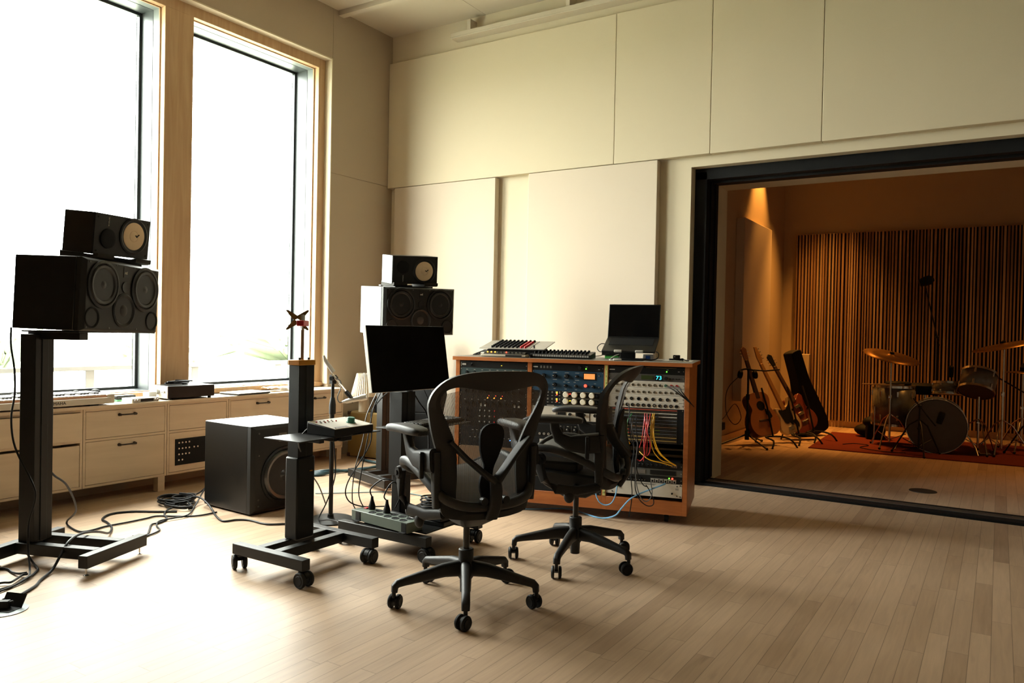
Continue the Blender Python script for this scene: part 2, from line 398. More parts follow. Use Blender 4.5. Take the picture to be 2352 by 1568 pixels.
# back wall with the wide opening
OX0, OX1, OZ = -2.10, 2.35, 2.53
m = MB().box(-5.75, OX0, YB, 6.0, 0, ZC).box(OX0, OX1, YB, 6.0, OZ, ZC).box(OX1, XR+.1, YB, 6.0, 0, ZC)
struct(MB().box(XW, XR, 5.885, YB, 3.855, ZC).obj('trim_4', PLASTER, smooth=False))
struct(m.obj('wall_back', PLASTER, smooth=False))
m = MB().box(-2.7, -2.0, 6.30, 6.54, 0, 4.1).box(-2.0, 2.25, 6.30, 6.54, 2.44, 4.1).box(2.25, XR+.1, 6.30, 6.54, 0, 4.1).box(-2.7, OX0, 6.0, 6.3, 0, 4.1).box(OX0, OX1, 6.0, 6.3, 2.53, 4.1).box(OX1, 2.7, 6, 6.3, 0, 4.1)
struct(m.obj('wall_partition', PLASTER, smooth=False))
d = bpy.data.objects.new('door_1', None); COL.objects.link(d); struct(d); d.location = (-2.0, 6.15, 0)
m = MB().box(-.099, 0, -.149, .149, .021, 2.505).box(-.099, 4.349, -.149, .149, 2.44, 2.529).box(4.25, 4.349, -.149, .149, .021, 2.5).box(-.0, .012, -.07, -.04, .021, 2.44).box(0, .012, .05, .08, .021, 2.44).box(-.0, 4.25, -.06, -.03, 2.42, 2.44)
m.obj('frame', BLACKM, d, bev=.003)
MB().box(-.099, 4.349, -.165, .105, 0, .018).obj('track', BLACKM, d, bev=.002)
MB().box(.012, 4.34, -.055, -.048, .018, .024).box(.012, 4.34, -.028, -.012, .017, .0215).box(.012, 4.34, .012, .019, .018, .024).obj('track_rail', STEEL, d)
struct(MB().box(XR, XR+.1, YF, 6, 0, ZC).obj('wall_right', DARKWALL, smooth=False))
struct(MB().box(-5.75, XR+.1, YF-.1, YF, 0, ZC).obj('wall_front', DARKWALL, smooth=False))
# live room shell
struct(MB().box(-2.68, -2.58, 6.54, 11.2, 0, 4.1).obj('wall_far_left', LIVEWALL, smooth=False))
struct(MB().box(XR, XR+.1, 6.0, 11.2, 0, 4.1).obj('wall_far_right', LIVEWALL, smooth=False))
struct(MB().box(-2.68, XR+.1, 11.1, 11.2, 0, 4.1).obj('wall_far', LIVEWALL, smooth=False))
struct(MB().box(-2.68, XR+.1, 6.3, 11.2, 4.0, 4.1).obj('ceiling', CEIL, smooth=False))
struct(MB().box(-2.58, XR, 11.07, 11.1, 0, .085).obj('baseboard_far', PLYEDGE, smooth=False))
struct(MB().box(-2.58, -2.565, 6.54, 11.07, 0, .085).obj('baseboard_far_left', PLYEDGE, smooth=False))

# ------------------------------------------------------------------ acoustic panels on the walls
def panel(x0, x1, z0, z1, m, label, grp):
    o = MB().box(x0+.0015, x1-.0015, 5.84, 5.9095, z0, z1).obj('acoustic_panel', m, bev=.004)
    tag(o, label, 'panel', grp)
for x0, x1, lb in ((-5.236, -2.747, 'long cream fabric wall panel above the right speaker stack, nearest the window corner'), (-2.747, -1.932, 'narrow cream fabric upper wall panel above the laptop'),
                   (-1.932, -1.115, 'narrow cream fabric upper wall panel above the left end of the dark opening'), (-1.115, .45, 'wide cream fabric upper panel above the drum room opening, at the photo right edge'),):
    panel(x0, x1, 2.607, 3.852, PANELUP, lb, 'upper acoustic panels')
panel(-5.14, -3.926, .06, 2.602, PANEL, 'tall beige fabric wall panel behind the right speaker stack', 'lower acoustic panels')
panel(-3.575, -2.357, .06, 2.602, PANEL, 'tall beige fabric wall panel behind the gear desk and laptop', 'lower acoustic panels')
o = MB().box(-2.578, -2.48, 8.8, 10.02, .45, 2.55).obj('acoustic_panel', PANEL, bev=.004)
tag(o, 'tall thick fabric panel on the left wall of the warm lit drum room', 'panel')
# slatted wall panel of the live room
sp = thing('slatted_panel', 'wall panel of narrow vertical wood slats behind the drum kit', 'panel', (-.1, 11.03, 0))
random.seed(3)
SL = [woodmat('slat_wood_%d' % i, c1, c2, .55, axis=2, scale=2, stretch=10) for i, (c1, c2) in enumerate((((.30, .17, .08), (.42, .26, .13)), ((.20, .11, .05), (.30, .17, .08)), ((.40, .26, .14), (.52, .36, .2))))]
MB().box(-2.29, 3.6, .035, .05, .085, 2.60).obj('backing', mat('black_felt', (.02, .016, .012), .95), sp, smooth=False)
sets = [MB(), MB(), MB()]
x = -2.29
while x < 3.55:
    w = random.choice((.016, .020, .024)); dp = random.choice((0, .006, .012, .018))
    sets[random.choice((0, 0, 1, 2))].box(x, x+w, -.03+dp, .035, .087, 2.598); x += w+random.choice((.014, .018, .022))
for s_, m_ in zip(sets, SL): s_.obj('slats', m_, sp, smooth=False)
# ------------------------------------------------------------------ rail under the ceiling
rl = thing('ceiling_rail', 'long cream rail on brackets just below the ceiling, along the back wall', 'rail', (-1.0, 5.80, 3.93))
MB().box(-3.42, 3.9, -.03, .08, 0, .012).box(-3.42, 3.9, -.03, -.022, .012, .05).obj('shelf', CEIL, rl, bev=.002)
b0 = MB().box(-.02, .02, -.02, .085, .012, .15).obj('bracket', CEIL, rl, bev=.002); b0.location.x = -3.22
for x in (-2.18, -1.1, 0, 1.1, 2.2): rep(b0, (x, 0, 0))

# ------------------------------------------------------------------ outside: balcony, railing, far shore
struct(MB().box(-7.15, -5.76, -4, 12, -.25, -.12).obj('balcony', mat('concrete', (.30, .29, .27), .9)))
rg = thing('balcony_railing', 'pale hazy balcony railing with posts outside the windows', 'railing', (-7.0, 3.0, -.12))
RAILM = mat('railing_paint', (.13, .135, .135), .5)
MB().box(-.05, .05, -6, 9, .885, .925).box(-.02, .02, -6, 9, .70, .72).box(-.02, .02, -6, 9, .50, .52).box(-.02, .02, -6, 9, .30, .32).box(-.02, .02, -6, 9, .12, .14).obj('rail', RAILM, rg, bev=.004)
p0 = MB().box(-.025, .025, -.04, .04, 0, .885).obj('post', RAILM, rg, bev=.004); p0.location.y = .83
for k in range(-5, 6):
    if k: rep(p0, (0, .83+k*1.08*(1 if k % 2 else 1), 0))
struct(MB().box(-400, -8, -300, 400, -3.3, -3).obj('ground', mat('pale_field', (.42, .44, .36), .95, scale=.05, var=.2)))
LEAF = mat('hazy_leaves', (.19, .22, .14), .95, var=.2, scale=.6)
TRUNK = mat('bark', (.09, .07, .05), .9)
def bush(x, y, h, w, label, seed):
    random.seed(seed)
    t = thing('tree', label, 'tree', (x, y, -3))
    m = MB()
    for k in range(26):
        a = random.uniform(0, 2*PI); rr = w*.5*math.sqrt(random.random()); zz = random.uniform(.25, .85)*h
        m.sph((rr*math.cos(a), rr*math.sin(a), zz), h*random.uniform(.12, .22), (1, 1, .8), 8)
    m.obj('crown', LEAF, t)
    MB().cyl((0, 0, 0), (0, 0, h*.5), .18, .1, 8).obj('trunk', TRUNK, t)
for x, y, h, w, lb, sd in ((-60, 26, 2.6, 4.2, 'small round pale green tree seen below the left speaker, far outside', 1), (-62, 41, 2.2, 9, 'low hazy green bush beyond the railing beside the window post', 2),
                           (-70, 62, 2.9, 14, 'wide pale green bush seen in the right window, beyond the railing', 3), (-72, 80, 3.2, 9, 'pale green bush at the right side of the right window view', 4)):
    bush(x, y, h, w, lb, sd)
# ------------------------------------------------------------------ sideboard under the windows
WT = .650
o = MB().box(-5.318, -5.03, 1.9, 5.095, WT-.02, WT).obj('worktop', PLY, bev=.002)
tag(o, 'long pale plywood worktop running under the windows', 'worktop')
def handle(parent, y, z):
    h = MB().cyl((.0, y-.055, z), (.022, y-.055, z), .011, .008, 12).cyl((.0, y+.055, z), (.022, y+.055, z), .011, .008, 12)
    h.tube([(.02, y-.055, z), (.024, y-.03, z), (.024, y+.03, z), (.02, y+.055, z)], .005, 8)
    return h.obj('handle', mat('dark_bronze', (.045, .035, .028), .4, .5), parent)
def cabinet(y0, y1, label, kind):
    w = y1-y0
    t = thing('drawer_cabinet', label, 'cabinet', (-5.05, y0, 0), group='sideboard cabinets')
    m = MB().box(-.25, 0, 0, .016, .108, .629).box(-.25, 0, w-.016, w, .108, .629).box(-.25, 0, .016, w-.016, .108, .124).box(-.25, 0, .016, w-.016, .613, .629).box(-.25, 0, .016, w-.016, .412, .428).box(-.25, -.235, .016, w-.016, .124, .613)
    m.obj('carcass', PLY, t, bev=.001, seg=1)
    def front(nm, z0, z1, hz, dx=0, hd=True):
        f = MB().box(-.018, 0, .0185, w-.0185, z0+.0025, z1-.0025).obj(nm, PLY, t, bev=.001, seg=1); f.location.x = -.001+dx
        if hd: handle(f, w/2, hz)
        return f
    front('drawer', .428, .613, .577, .022 if kind == 'open' else 0, kind != 'plate')
    lo = front('drawer' if kind != 'plate' else 'lower_panel', .124, .398 if kind == 'open' else .412, .372, 0, kind != 'plate')
    if kind == 'plate':
        pm = MB().box(0, .004, .065, .44, .17, .362).obj('connector_plate', BLACKM, lo)
        for r_ in range(4):
            for c_ in range(4):
                if r_ == 3 and c_ > 1: continue
                MB().cyl((.004, .09+c_*.028, .335-r_*.042), (.012, .09+c_*.028, .335-r_*.042), .006, seg=8).obj('socket', STEEL, t)
        for c_ in range(2): MB().cyl((.004, .215+c_*.03, .293), (.012, .215+c_*.03, .293), .006, seg=8).obj('socket', STEEL, t)
    return t
def cab_leg(t, y): MB().box(-.06, -.005, y-.027, y+.027, 0, .108).obj('leg', PLY, t, bev=.002)
c1 = cabinet(2.135, 2.728, 'plywood drawer cabinet under the piano keyboard, its upper drawer slightly open', 'open'); cab_leg(c1, .06)
c2 = cabinet(2.731, 3.33, 'plywood cabinet with two closed drawers, between keyboard stand pole and subwoofer', 'two'); cab_leg(c2, .565)
c3 = cabinet(3.333, 3.852, 'plywood cabinet with a black connector plate in its lower panel', 'plate')
c4 = cabinet(3.855, 4.505, 'plywood drawer cabinet directly behind the black subwoofer', 'two'); cab_leg(c4, .33)
c5 = cabinet(4.508, 5.088, 'plywood drawer cabinet at the right end, beside the white pleated lamp', 'two'); cab_leg(c5, .545)
# things on the worktop
kb = thing('piano_keyboard', 'white digital piano keyboard on the worktop behind the left speaker stand', 'keyboard', (-5.016, 2.30, WT+.012))
KBODY = mat('keyboard_body', (.60, .55, .47), .5)
m = MB().box(-.27, 0, -.62, .60, 0, .042).box(-.27, -.006, .575, .625, 0, .062).box(-.27, -.006, -.645, -.60, 0, .062).box(-.27, -.17, -.6, .58, .04, .07)
m.obj('case', KBODY, kb, bev=.004)
for y in (-.5, .5): MB().box(-.22, -.03, y-.03, y+.03, -.012, .001).obj('foot', RUBBER, kb)
m = MB(); mb = MB(); n = 52; kw = 1.16/n
for i in range(n):
    y = -.59+i*kw
    m.box(-.165, -.012, y+.0006, y+kw-.0006, .044, .062)
    if (i % 7) in (0, 1, 3, 4, 5): mb.box(-.165, -.07, y+kw-.006, y+kw+.006, .058, .074)
m.obj('white_keys', mat('ivory_keys', (.78, .70, .62), .35), kb, bev=.0015)
mb.obj('black_keys', BLACK2, kb, bev=.002)
o = text('logo', 'YAMAHA', .028, mat('dark_lettering', (.02, .02, .02), .5), kb, (.0008, .245, .02), (R(90), 0, R(90)))
MB().box(-.012, -.0095, -.58, .575, .043, .055).obj('key_front_strip', mat('peach_key_fronts', (.62, .33, .20), .5), kb)
def headphones(loc, rot, label, grp=None):
    t = thing('headphones', label, 'headphones', loc, rot, grp)
    MB().tube([(-.085, 0, .03), (-.088, .01, .055), (-.06, .02, .085), (0, .025, .097), (.06, .02, .085), (.088, .01, .055), (.085, 0, .03)], .009, 8, smooth=4).obj('headband', BLACKM, t)
    for s_ in (-1, 1): MB().lathe([(.0, -.018), (.036, -.016), (.042, 0), (.040, .014), (0, .016)], (s_*.075, 0, .043), (1, 0, .15*s_)).obj('ear_cup', BLACKM, t)
    return t
headphones((-5.21, 2.47, WT+.042), (R(-78), 0, R(70)), 'black headphones on the worktop at the far left edge of the photo')
headphones((-5.21, 2.86, WT+.042), (R(-78), 0, R(100)), 'black headphones behind the piano keyboard, right of the speaker stand pole')
t = thing('card_reader', 'small black box with green edge among white devices on the worktop', 'device', (-5.24, 3.12, WT))
MB().box(-.03, .03, -.07, .07, .012, .04).obj('case', BLACK2, t, bev=.004); MB().box(-.045, .045, -.075, .085, 0, .012).obj('tray', mat('green_board', (.05, .22, .09), .5), t, bev=.002)
t = thing('audio_interface', 'white flat audio interface with dark display in front of the amplifier', 'device', (-5.085, 3.165, WT), R(4))
MB().box(-.075, .04, -.11, .10, 0, .03).obj('case', WHITE, t, bev=.005)
MB().box(.04, .042, -.045, .055, .006, .025).obj('display', BLACK2, t)
for y in (-.09, -.07, .07, .088): MB().cyl((.04, y, .015), (.049, y, .015), .008, seg=12).obj('knob', GREYMET, t)
t = thing('charger_cube', 'small white cube on the worktop between interface and amplifier', 'box', (-5.16, 3.265, WT), R(10)); MB().box(-.03, .03, -.035, .035, 0, .062).obj('case', WHITE, t, bev=.005)
t = thing('amplifier', 'black amplifier with silver face on the worktop under the window post', 'amplifier', (-5.16, 3.335, WT), R(-3))
MB().box(-.12, .11, .006, .38, .014, .10).obj('case', BLACK2, t, bev=.003)
MB().box(-.122, .112, 0, .006, .012, .102).obj('face', mat('bright_silver', (.8, .78, .72), .3, .6), t, bev=.002)
MB().cyl((-.01, -.022, .057), (-.01, 0, .057), .022).obj('knob', GREYMET, t)
for x in (.05, .075): MB().cyl((x, -.012, .06), (x, 0, .06), .008).obj('knob', GREYMET, t)
for x in (-.1, .09):
    for y in (.03, .35): MB().cyl((x, y, 0), (x, y, .014), .013).obj('foot', RUBBER, t)
random.seed(5)
pts = [(-5.17+.05*math.cos(a*2.2)+random.uniform(-.012, .012), 3.50+.11*math.sin(a*2.2), WT+.108+.0022*a) for a in range(11)]
cable('coiled_cable', pts, .005, CABLE, 'coiled black cable lying on top of the amplifier')
t = thing('laptop', 'closed silver laptop lying flat on the plywood worktop', 'laptop', (-5.14, 4.08, WT), R(4))
MB().box(-.11, .11, -.165, .165, .002, .011).obj('base', BLACK2, t, bev=.003); MB().box(-.11, .11, -.165, .165, .0115, .017).obj('lid', mat('silver_lid', (.62, .61, .58), .35, .3), t, bev=.003)
random.seed(11)
P = [[V((-.07+i*.02+random.uniform(-.006, .006), -.09+j*.022, .004+.028*abs(math.sin(i*1.3+j*.9))+random.uniform(0, .012))) for j in range(9)] for i in range(8)]
o = MB().grid(P).obj('cloth', CREAM, solid=.004, sub=1, loc=(-5.20, 4.42, WT+.003)); tag(o, 'crumpled white cloth on the worktop below the right window', 'cloth')
t = thing('paper_box', 'small white box beside the crumpled cloth, behind the lift column', 'box', (-5.17, 4.60, WT)); MB().box(-.06, .06, -.09, .09, 0, .035).obj('case', WHITE, t, bev=.003)
t = thing('router', 'small grey box on the window ledge behind the lift column', 'device', (-5.25, 4.74, WT)); MB().box(-.04, .04, -.09, .09, 0, .07).obj('case', mat('pale_grey', (.42, .45, .45), .5), t, bev=.005)

# ------------------------------------------------------------------ loudspeakers
CONEB = mat('dark_cone', (.010, .0095, .008), .4, spec=.4)
BAFF = mat('baffle_black', (.009, .0085, .007), .5, spec=.3)
def big_speaker(loc, rot, label):
    t = thing('studio_monitor', label, 'speaker', loc, rot, 'large studio monitors')
    D, W_, H = .364, .62, .355
    MB().box(0, D-.045, 0, W_, 0, H).obj('cabinet', VENEER, t, bev=.004)
    m = MB()
    def rr_(y0, y1, z0, z1, x): return [(x, y0, z0), (x, y1, z0), (x, y1, z1), (x, y0, z1)]
    m.rings([rr_(0, W_, 0, H, D-.042), rr_(0, W_, 0, H, D-.018), rr_(.02, W_-.02, .012, H-.012, D)])
    m.obj('baffle', BAFF, t, bev=.002)
    for y, z in ((.14, .232), (.48, .232)):
        w = MB().lathe([(.118, 0), (.118, .007), (.106, .010), (.1, .004)], (D, y, z), (1, 0, 0), 40).obj('woofer', BLACK2, t)
        MB().lathe([(.1, .004), (.094, .012), (.082, .010), (.075, .002), (.035, -.02), (.034, -.008), (.025, .003), (0, .008)], (D, y, z), (1, 0, 0), 40, False).obj('cone', CONEB, w)
    w = MB().lathe([(.088, 0), (.088, .004), (.08, .007), (.05, -.012), (.042, -.014)], (D, .31, .112), (1, 0, 0), 32, False).obj('midrange', BLACK2, t)
    MB().sph((D-.014, .31, .112), .040, (.55, 1, 1)).obj('dome', mat('fabric_dome', (.03, .028, .026), .7), w)
    w = MB().lathe([(.028, 0), (.028, .004), (.014, .002)], (D, .315, .232), (1, 0, 0), 20).obj('tweeter', BLACK2, t)
    for y in (.068, .552):
        MB().lathe([(.052, 0), (.05, .005), (.042, .002), (.036, -.03), (0, -.035)], (D, y, .067), (1, 0, 0), 28, False).obj('port', BLACKM, t)
    bdg = MB().box(D, D+.002, .296, .330, .282, .335).obj('badge', BLACK2, t)
    text('logo', 'ntl', .022, mat('pale_lettering', (.55, .53, .48), .5), bdg, (D+.0025, .313, .306), (R(90), 0, R(90)))
    m = MB()
    for y, z in ((.04, .335), (.24, .338), (.385, .338), (.58, .335), (.03, .02), (.2, .02), (.42, .02), (.59, .02), (.235, .16), (.385, .16)):
        m.cyl((D, y, z), (D+.002, y, z), .005, seg=8)
    m.obj('screws', mat('screw_grey', (.06, .058, .052), .4, .5), t)
    return t
def small_speaker(loc, rot, label, flip):
    t = thing('nearfield_speaker', label, 'speaker', loc, rot, 'white cone nearfield speakers')
    D, W_, H = .199, .382, .215
    MB().box(0, D-.006, 0, W_, 0, H).obj('cabinet', VENEER, t, bev=.002)
    MB().box(D-.006, D, .001, W_-.001, .001, H-.001).obj('baffle', BAFF, t, bev=.002)
    wz = .118 if flip else .1; tz = .088 if flip else .128
    w = MB().lathe([(.098, 0), (.098, .004), (.09, .007), (.074, .002)], (D, .265, wz), (1, 0, 0), 40).obj('woofer', BLACK2, t)
    MB().lathe([(.0745, .004), (.07, .0055), (.03, .003), (.0295, .0045), (.028, .0032), (.015, .0055), (0, .006)], (D, .265, wz), (1, 0, 0), 40, False).obj('cone', mat('white_paper_cone', (.74, .56, .36), .8), w)
    for s_ in (-1, 1): MB().box(0, .002, -.003, .003, .0, .016).obj('lead', BLACKM, w, loc=(D+.0055, .286, wz+.003*s_), rot=(R(-s_*55), 0, 0))
    MB().lathe([(.052, 0), (.05, .006), (.04, .01), (.02, .006), (0, .008)], (D, .09, tz), (1, 0, 0), 28).obj('tweeter', BLACKM, t)
    text('logo', 'YAMAHA', .0125, mat('pale_lettering', (.55, .53, .48), .5), t, (D+.0008, .09, .178 if flip else .042), (R(90), R(90 if flip else -90), R(90)))
    m = MB()
    for y in (.02, .362):
        for z in (.02, .195): m.cyl((D, y, z), (D+.002, y, z), .005, seg=8)
    m.obj('screws', BLACKM, t)
    return t
def iso_stand(loc, rot, label):
    t = thing('isolation_stand', label, 'speaker stand', loc, rot, 'isolation stands')
    MB().box(-.04, .19, .03, .35, 0, .012).box(-.06, -.01, .0, .38, .012, .022).obj('plate', BLACK2, t, bev=.002)
    for y in (.06, .32): MB().prism([(-.02, .0125), (.205, .0125), (.225, .018), (.228, .040), (.20, .037), (.19, .0335), (-.02, .0535)], y-.055, y+.055, Matrix(((1, 0, 0, 0), (0, 0, 1, 0), (0, 1, 0, 0), (0, 0, 0, 1)))).obj('foam_pad', mat('grey_foam', (.035, .032, .028), .95), t)
    return t
def hstand(loc, rot, label, beams_y, top_z, pole_xy, pole=(.09, .115), feet=True, arm=.36, top=(.25, .3)):
    """H-shaped floor stand with one pole"""
    t = thing('speaker_stand', label, 'speaker stand', loc, rot, 'speaker stands')
    zb = .04
    for s_ in (-1, 1):
        if beams_y: b = MB().box(s_*.25-.025, s_*.25+.025, -.21, .21, zb, zb+.06)
        else: b = MB().box(-.30, .30, s_*.20-.03, s_*.20+.03, zb, zb+.06)
        b = b.obj('base_beam', BLACK, t, bev=.003)
        for e in (-1, 1):
            x, y = (s_*.25, e*.185) if beams_y else (e*.27, s_*.20)
            MB().lathe([(.014, 0), (.014, .003), (.004, .008), (.004, zb)], (x, y, 0), seg=12).obj('spike_foot', CHROME, b)
    for s_ in (-1, 1):
        (MB().box(-.225, .225, s_*.085-.025, s_*.085+.025, zb+.005, zb+.06) if beams_y else MB().box(s_*.10-.025, s_*.10+.025, -.17, .17, zb+.005, zb+.06)).obj('crossbar', BLACK, t, bev=.003)
    px_, py_ = pole_xy
    MB().box(px_-pole[0]/2, px_+pole[0]/2, py_-pole[1]/2, py_+pole[1]/2, zb+.06, top_z-.02).box(px_+pole[0]/2, px_+pole[0]/2+.004, py_-.02, py_+.02, zb+.06, top_z-.03).obj('pole', BLACK, t, bev=.004)
    MB().box(px_-.03, px_+arm, py_-.03, py_+.03, top_z-.045, top_z-.008).obj('support_arm', BLACK2, t, bev=.003)
    MB().box(px_+.0, px_+arm+.06, py_-.10, py_+top[1], top_z-.008, top_z).obj('top_plate', BLACK2, t, bev=.002)
    return t
YL, YR = .438, -.329
big_speaker((-4.005, 1.819, 1.167), (-.021, .023, YL), 'large black studio monitor on the left stand in front of the left window')
big_speaker((-4.122, 4.318, 1.166), (.017, .047, YR), 'large black studio monitor at the window corner, partly hidden by the screen')
small_speaker((-4.124, 2.108, 1.572), (.013, .101, .278), 'small black speaker with white cone on top of the left monitor', True)
small_speaker((-4.086, 4.512, 1.564), (.04, .122, -.438), 'small black speaker with white cone on top of the corner monitor', False)
iso_stand((-4.124, 2.108, 1.523), (-.01, .03, .278), 'black foam isolation stand under the small left speaker')
iso_stand((-4.086, 4.512, 1.521), (.03, .045, -.438), 'black foam isolation stand under the small corner speaker')
hstand((-3.925, 2.07, 0), R(20.5), 'tall black steel speaker stand at the left of the photo', True, 1.157, (-.185, -.03), arm=.27)
hstand((-3.93, 4.50, 0), R(-20), 'black steel speaker stand behind the screen, near the window corner', False, 1.145, (-.12, 0), top=(.25, .1), arm=.24)
# subwoofer
t = thing('subwoofer', 'large black subwoofer cube on the floor in front of the cabinets', 'speaker', (-4.442, 3.208, 0), -.057)
MB().box(0, .46, 0, .48, .012, .566).obj('cabinet', VENEER, t, bev=.004)
MB().rings([[(.4605, 0, .012), (.4605, .48, .012), (.4605, .48, .566), (.4605, 0, .566)], [(.495, 0, .012), (.495, .48, .012), (.495, .48, .566), (.495, 0, .566)], [(.512, .025, .035), (.512, .455, .035), (.512, .455, .545), (.512, .025, .545)]]).obj('baffle', BAFF, t, bev=.002)
w = MB().lathe([(.185, 0), (.185, .008), (.172, .012), (.165, .004)], (.512, .25, .235), (1, 0, 0), 48).obj('woofer', BLACK2, t)
MB().lathe([(.165, .004), (.152, .02), (.135, .014), (.128, .002), (.07, -.03), (.066, -.02), (.045, .002), (0, .014)], (.512, .25, .235), (1, 0, 0), 48, False).obj('cone', mat('sub_cone', (.03, .03, .03), .25), w)
MB().box(.512, .514, .20, .26, .455, .51).obj('label', mat('grey_print', (.07, .065, .055), .6), t)
m = MB()
for y, z in ((.05, .52), (.43, .52), (.05, .06), (.43, .06), (.05, .38), (.05, .1)): m.cyl((.512, y, z), (.5145, y, z), .006, seg=8)
m.obj('screws', mat('screw_grey', (.06, .058, .052), .4, .5), t)
for x in (.05, .41):
    for y in (.05, .43): MB().cyl((x, y, 0), (x, y, .013), .02).obj('foot', RUBBER, t)

# ------------------------------------------------------------------ rolling lift columns with trays
def caster(parent, x, y, top, r=.036, ang=0, name='caster'):
    """twin-wheel caster: hood and stem, two wheels as sub-parts"""
    c = MB().cyl((0, 0, r*1.5), (0, 0, top), .008, seg=10).cyl((0, 0, r*1.75), (0, 0, r*1.95), .016, seg=12)
    hood = [(r*1.0*math.cos(a)-.016, r*1.0*math.sin(a)+r) for a in [R(20+i*14) for i in range(11)]]
    c.rings([[(px_, yy, pz) for px_, pz in hood+[(-.016-r*.2, r)]] for yy in (-.012, .012)])
    c = c.obj(name, BLACK2, parent, loc=(x, y, 0), rot=(0, 0, ang))
    for s_ in (-1, 1):
        w = MB().lathe([(0, -.009), (r*.55, -.0105), (r*.62, -.008), (r*.9, -.010), (r, -.005), (r, .005), (r*.9, .010), (r*.62, .008), (r*.55, .0105), (0, .009)], (-.016, 0, r), (0, 1, 0), 24).obj('wheel', RUBBER, c)
        w.location.y = s_*.0235
    return c
def lift(loc, label, bx0, bx1, crossx, col, tray_z, outer_low, top_z):
    t = thing('lift_column', label, 'stand', loc, 0, 'rolling lift columns')
    zb, zt = .078, .13
    for s_ in (-1, 1):
        b = MB().box(bx0, bx1, s_*.232-.024, s_*.232+.024, zb, zt).obj('base_beam', BLACK, t, bev=.003)
        for x, a in ((bx0+.03, .5+s_), (bx1-.03, 2.4-s_*.7)): caster(t, x, s_*.232, zb+.001, .037, a)
    for x in crossx: MB().box(x-.025, x+.025, -.208, .208, zb+.004, zt-.001).obj('crossbar', BLACK, t, bev=.003)
    cx, cy = col
    if outer_low:
        MB().box(cx-.045, cx+.045, cy-.058, cy+.058, zt, .545).obj('outer_column', BLACK, t, bev=.008)
        MB().box(cx-.037, cx+.037, cy-.05, cy+.05, .54, top_z).box(cx+.036, cx+.039, cy-.006, cy+.006, .545, top_z).obj('inner_column', BLACK, t, bev=.006)
    else:
        MB().box(cx-.034, cx+.034, cy-.045, cy+.045, zt, .38).obj('inner_column', BLACK2, t, bev=.006)
        MB().box(cx-.045, cx+.045, cy-.058, cy+.058, .375, top_z).box(cx+.044, cx+.047, cy-.012, cy+.012, .4, top_z).obj('outer_column', BLACK, t, bev=.006)
    MB().prism([(cx+.046, cy-.27), (cx+.285, cy-.27), (cx+.29, cy-.265), (cx+.29, cy+.275), (cx+.046, cy+.275)], tray_z-.005, tray_z).obj('tray', BLACK, t, bev=.0015)
    MB().box(cx+.037, cx+.20, cy+.03, cy+.06, tray_z-.04, tray_z-.005).box(cx+.037, cx+.2, cy-.06, cy-.03, tray_z-.04, tray_z-.005).obj('tray_bracket', BLACK2, t, bev=.003)
    return t
L1 = lift((-2.92, 2.70, 0), 'black rolling lift column with orange cap and empty monitor mount', -.24, .255, (-.09, .03), (-.062, .01), .672, True, 1.007)
cx, cy = -.062, .01
MB().box(cx-.042, cx+.042, cy-.055, cy+.055, 1.007, 1.034).obj('cap', ORANGE, L1, bev=.004)
for y in (-.03, .03): MB().cyl((cx+.015, cy+y, 1.034), (cx+.015, cy+y, 1.045), .006, seg=8).obj('bolt', BLACK2, L1)
MB().cyl((cx, cy, 1.034), (cx, cy, 1.262), .0085).obj('rod', COPPER, L1)
MB().box(-.017, .02, -.052, .03, -.014, .014).obj('clamp', REDAN, L1, bev=.004, loc=(cx+.016, cy-.010, 1.218), rot=(0, 0, R(28)))
MB().cyl((cx, cy, 1.19), (cx, cy, 1.262), .012).cyl((cx+.02, cy-.02, 1.185), (cx+.02, cy-.02, 1.232), .004).obj('clamp_sleeve', CHROME, L1)
m = MB()
for sx_ in (-1, 1):
    for sz_ in (-1, 1):
        m.prism([(0.016*sx_, -.002*sz_), (sx_*.054, sz_*.043), (sx_*.056, sz_*.050), (sx_*.049, sz_*.052), (-.012*sx_, .014*sz_)][::sx_*sz_], 0, .003)
        for q in (.049, .037): m.cyl((sx_*q*1.03, sz_*q*.93, -.001), (sx_*q*1.03, sz_*q*.93, .0035), .0035, seg=8)
m.obj('mount_plate', GOLD, L1, loc=(cx-.012, cy-.024, 1.234), rot=(R(82), 0, R(48)))
MB().box(-.004, .004, -.008, .008, 0, .004).obj('logo', ORANGE, L1, loc=(cx+.0455, cy+.03, .47))
MB().box(cx+.17, cx+.23, cy+.06, cy+.13, .632, .664).obj('hand_switch', BLACK2, L1, bev=.005)
L2 = lift((-2.80, 3.335, 0), 'black rolling lift column carrying the screen and its keyboard tray', -.28, .345, (-.11, .02), (-.055, .01), .672, False, .845)
MB().box(-.15, .30, -.2, .2, .1305, .138).obj('base_plate', BLACK2, L2, bev=.002)
# screen
t = thing('computer_monitor', 'large black computer monitor with white edge, facing right on the lift column', 'monitor', (-2.836, 3.074, .852), (-.169, -.003, 1.469))
MB().box(0, .61, .001, .028, 0, .37).obj('housing', mat('silver_edge', (.66, .64, .58), .4, .2), t, bev=.003)
MB().box(.001, .609, -.002, .002, .001, .369).obj('screen', mat('screen_glass', (.0025, .0025, .0025), .22, spec=.12), t, bev=.001)
MB().box(.25, .36, .026, .05, .10, .26).tube([(.305, .04, .12), (.305, .055, .04), (.305, .03, -.01)], .016).obj('mount_arm', BLACK2, t, bev=.003)
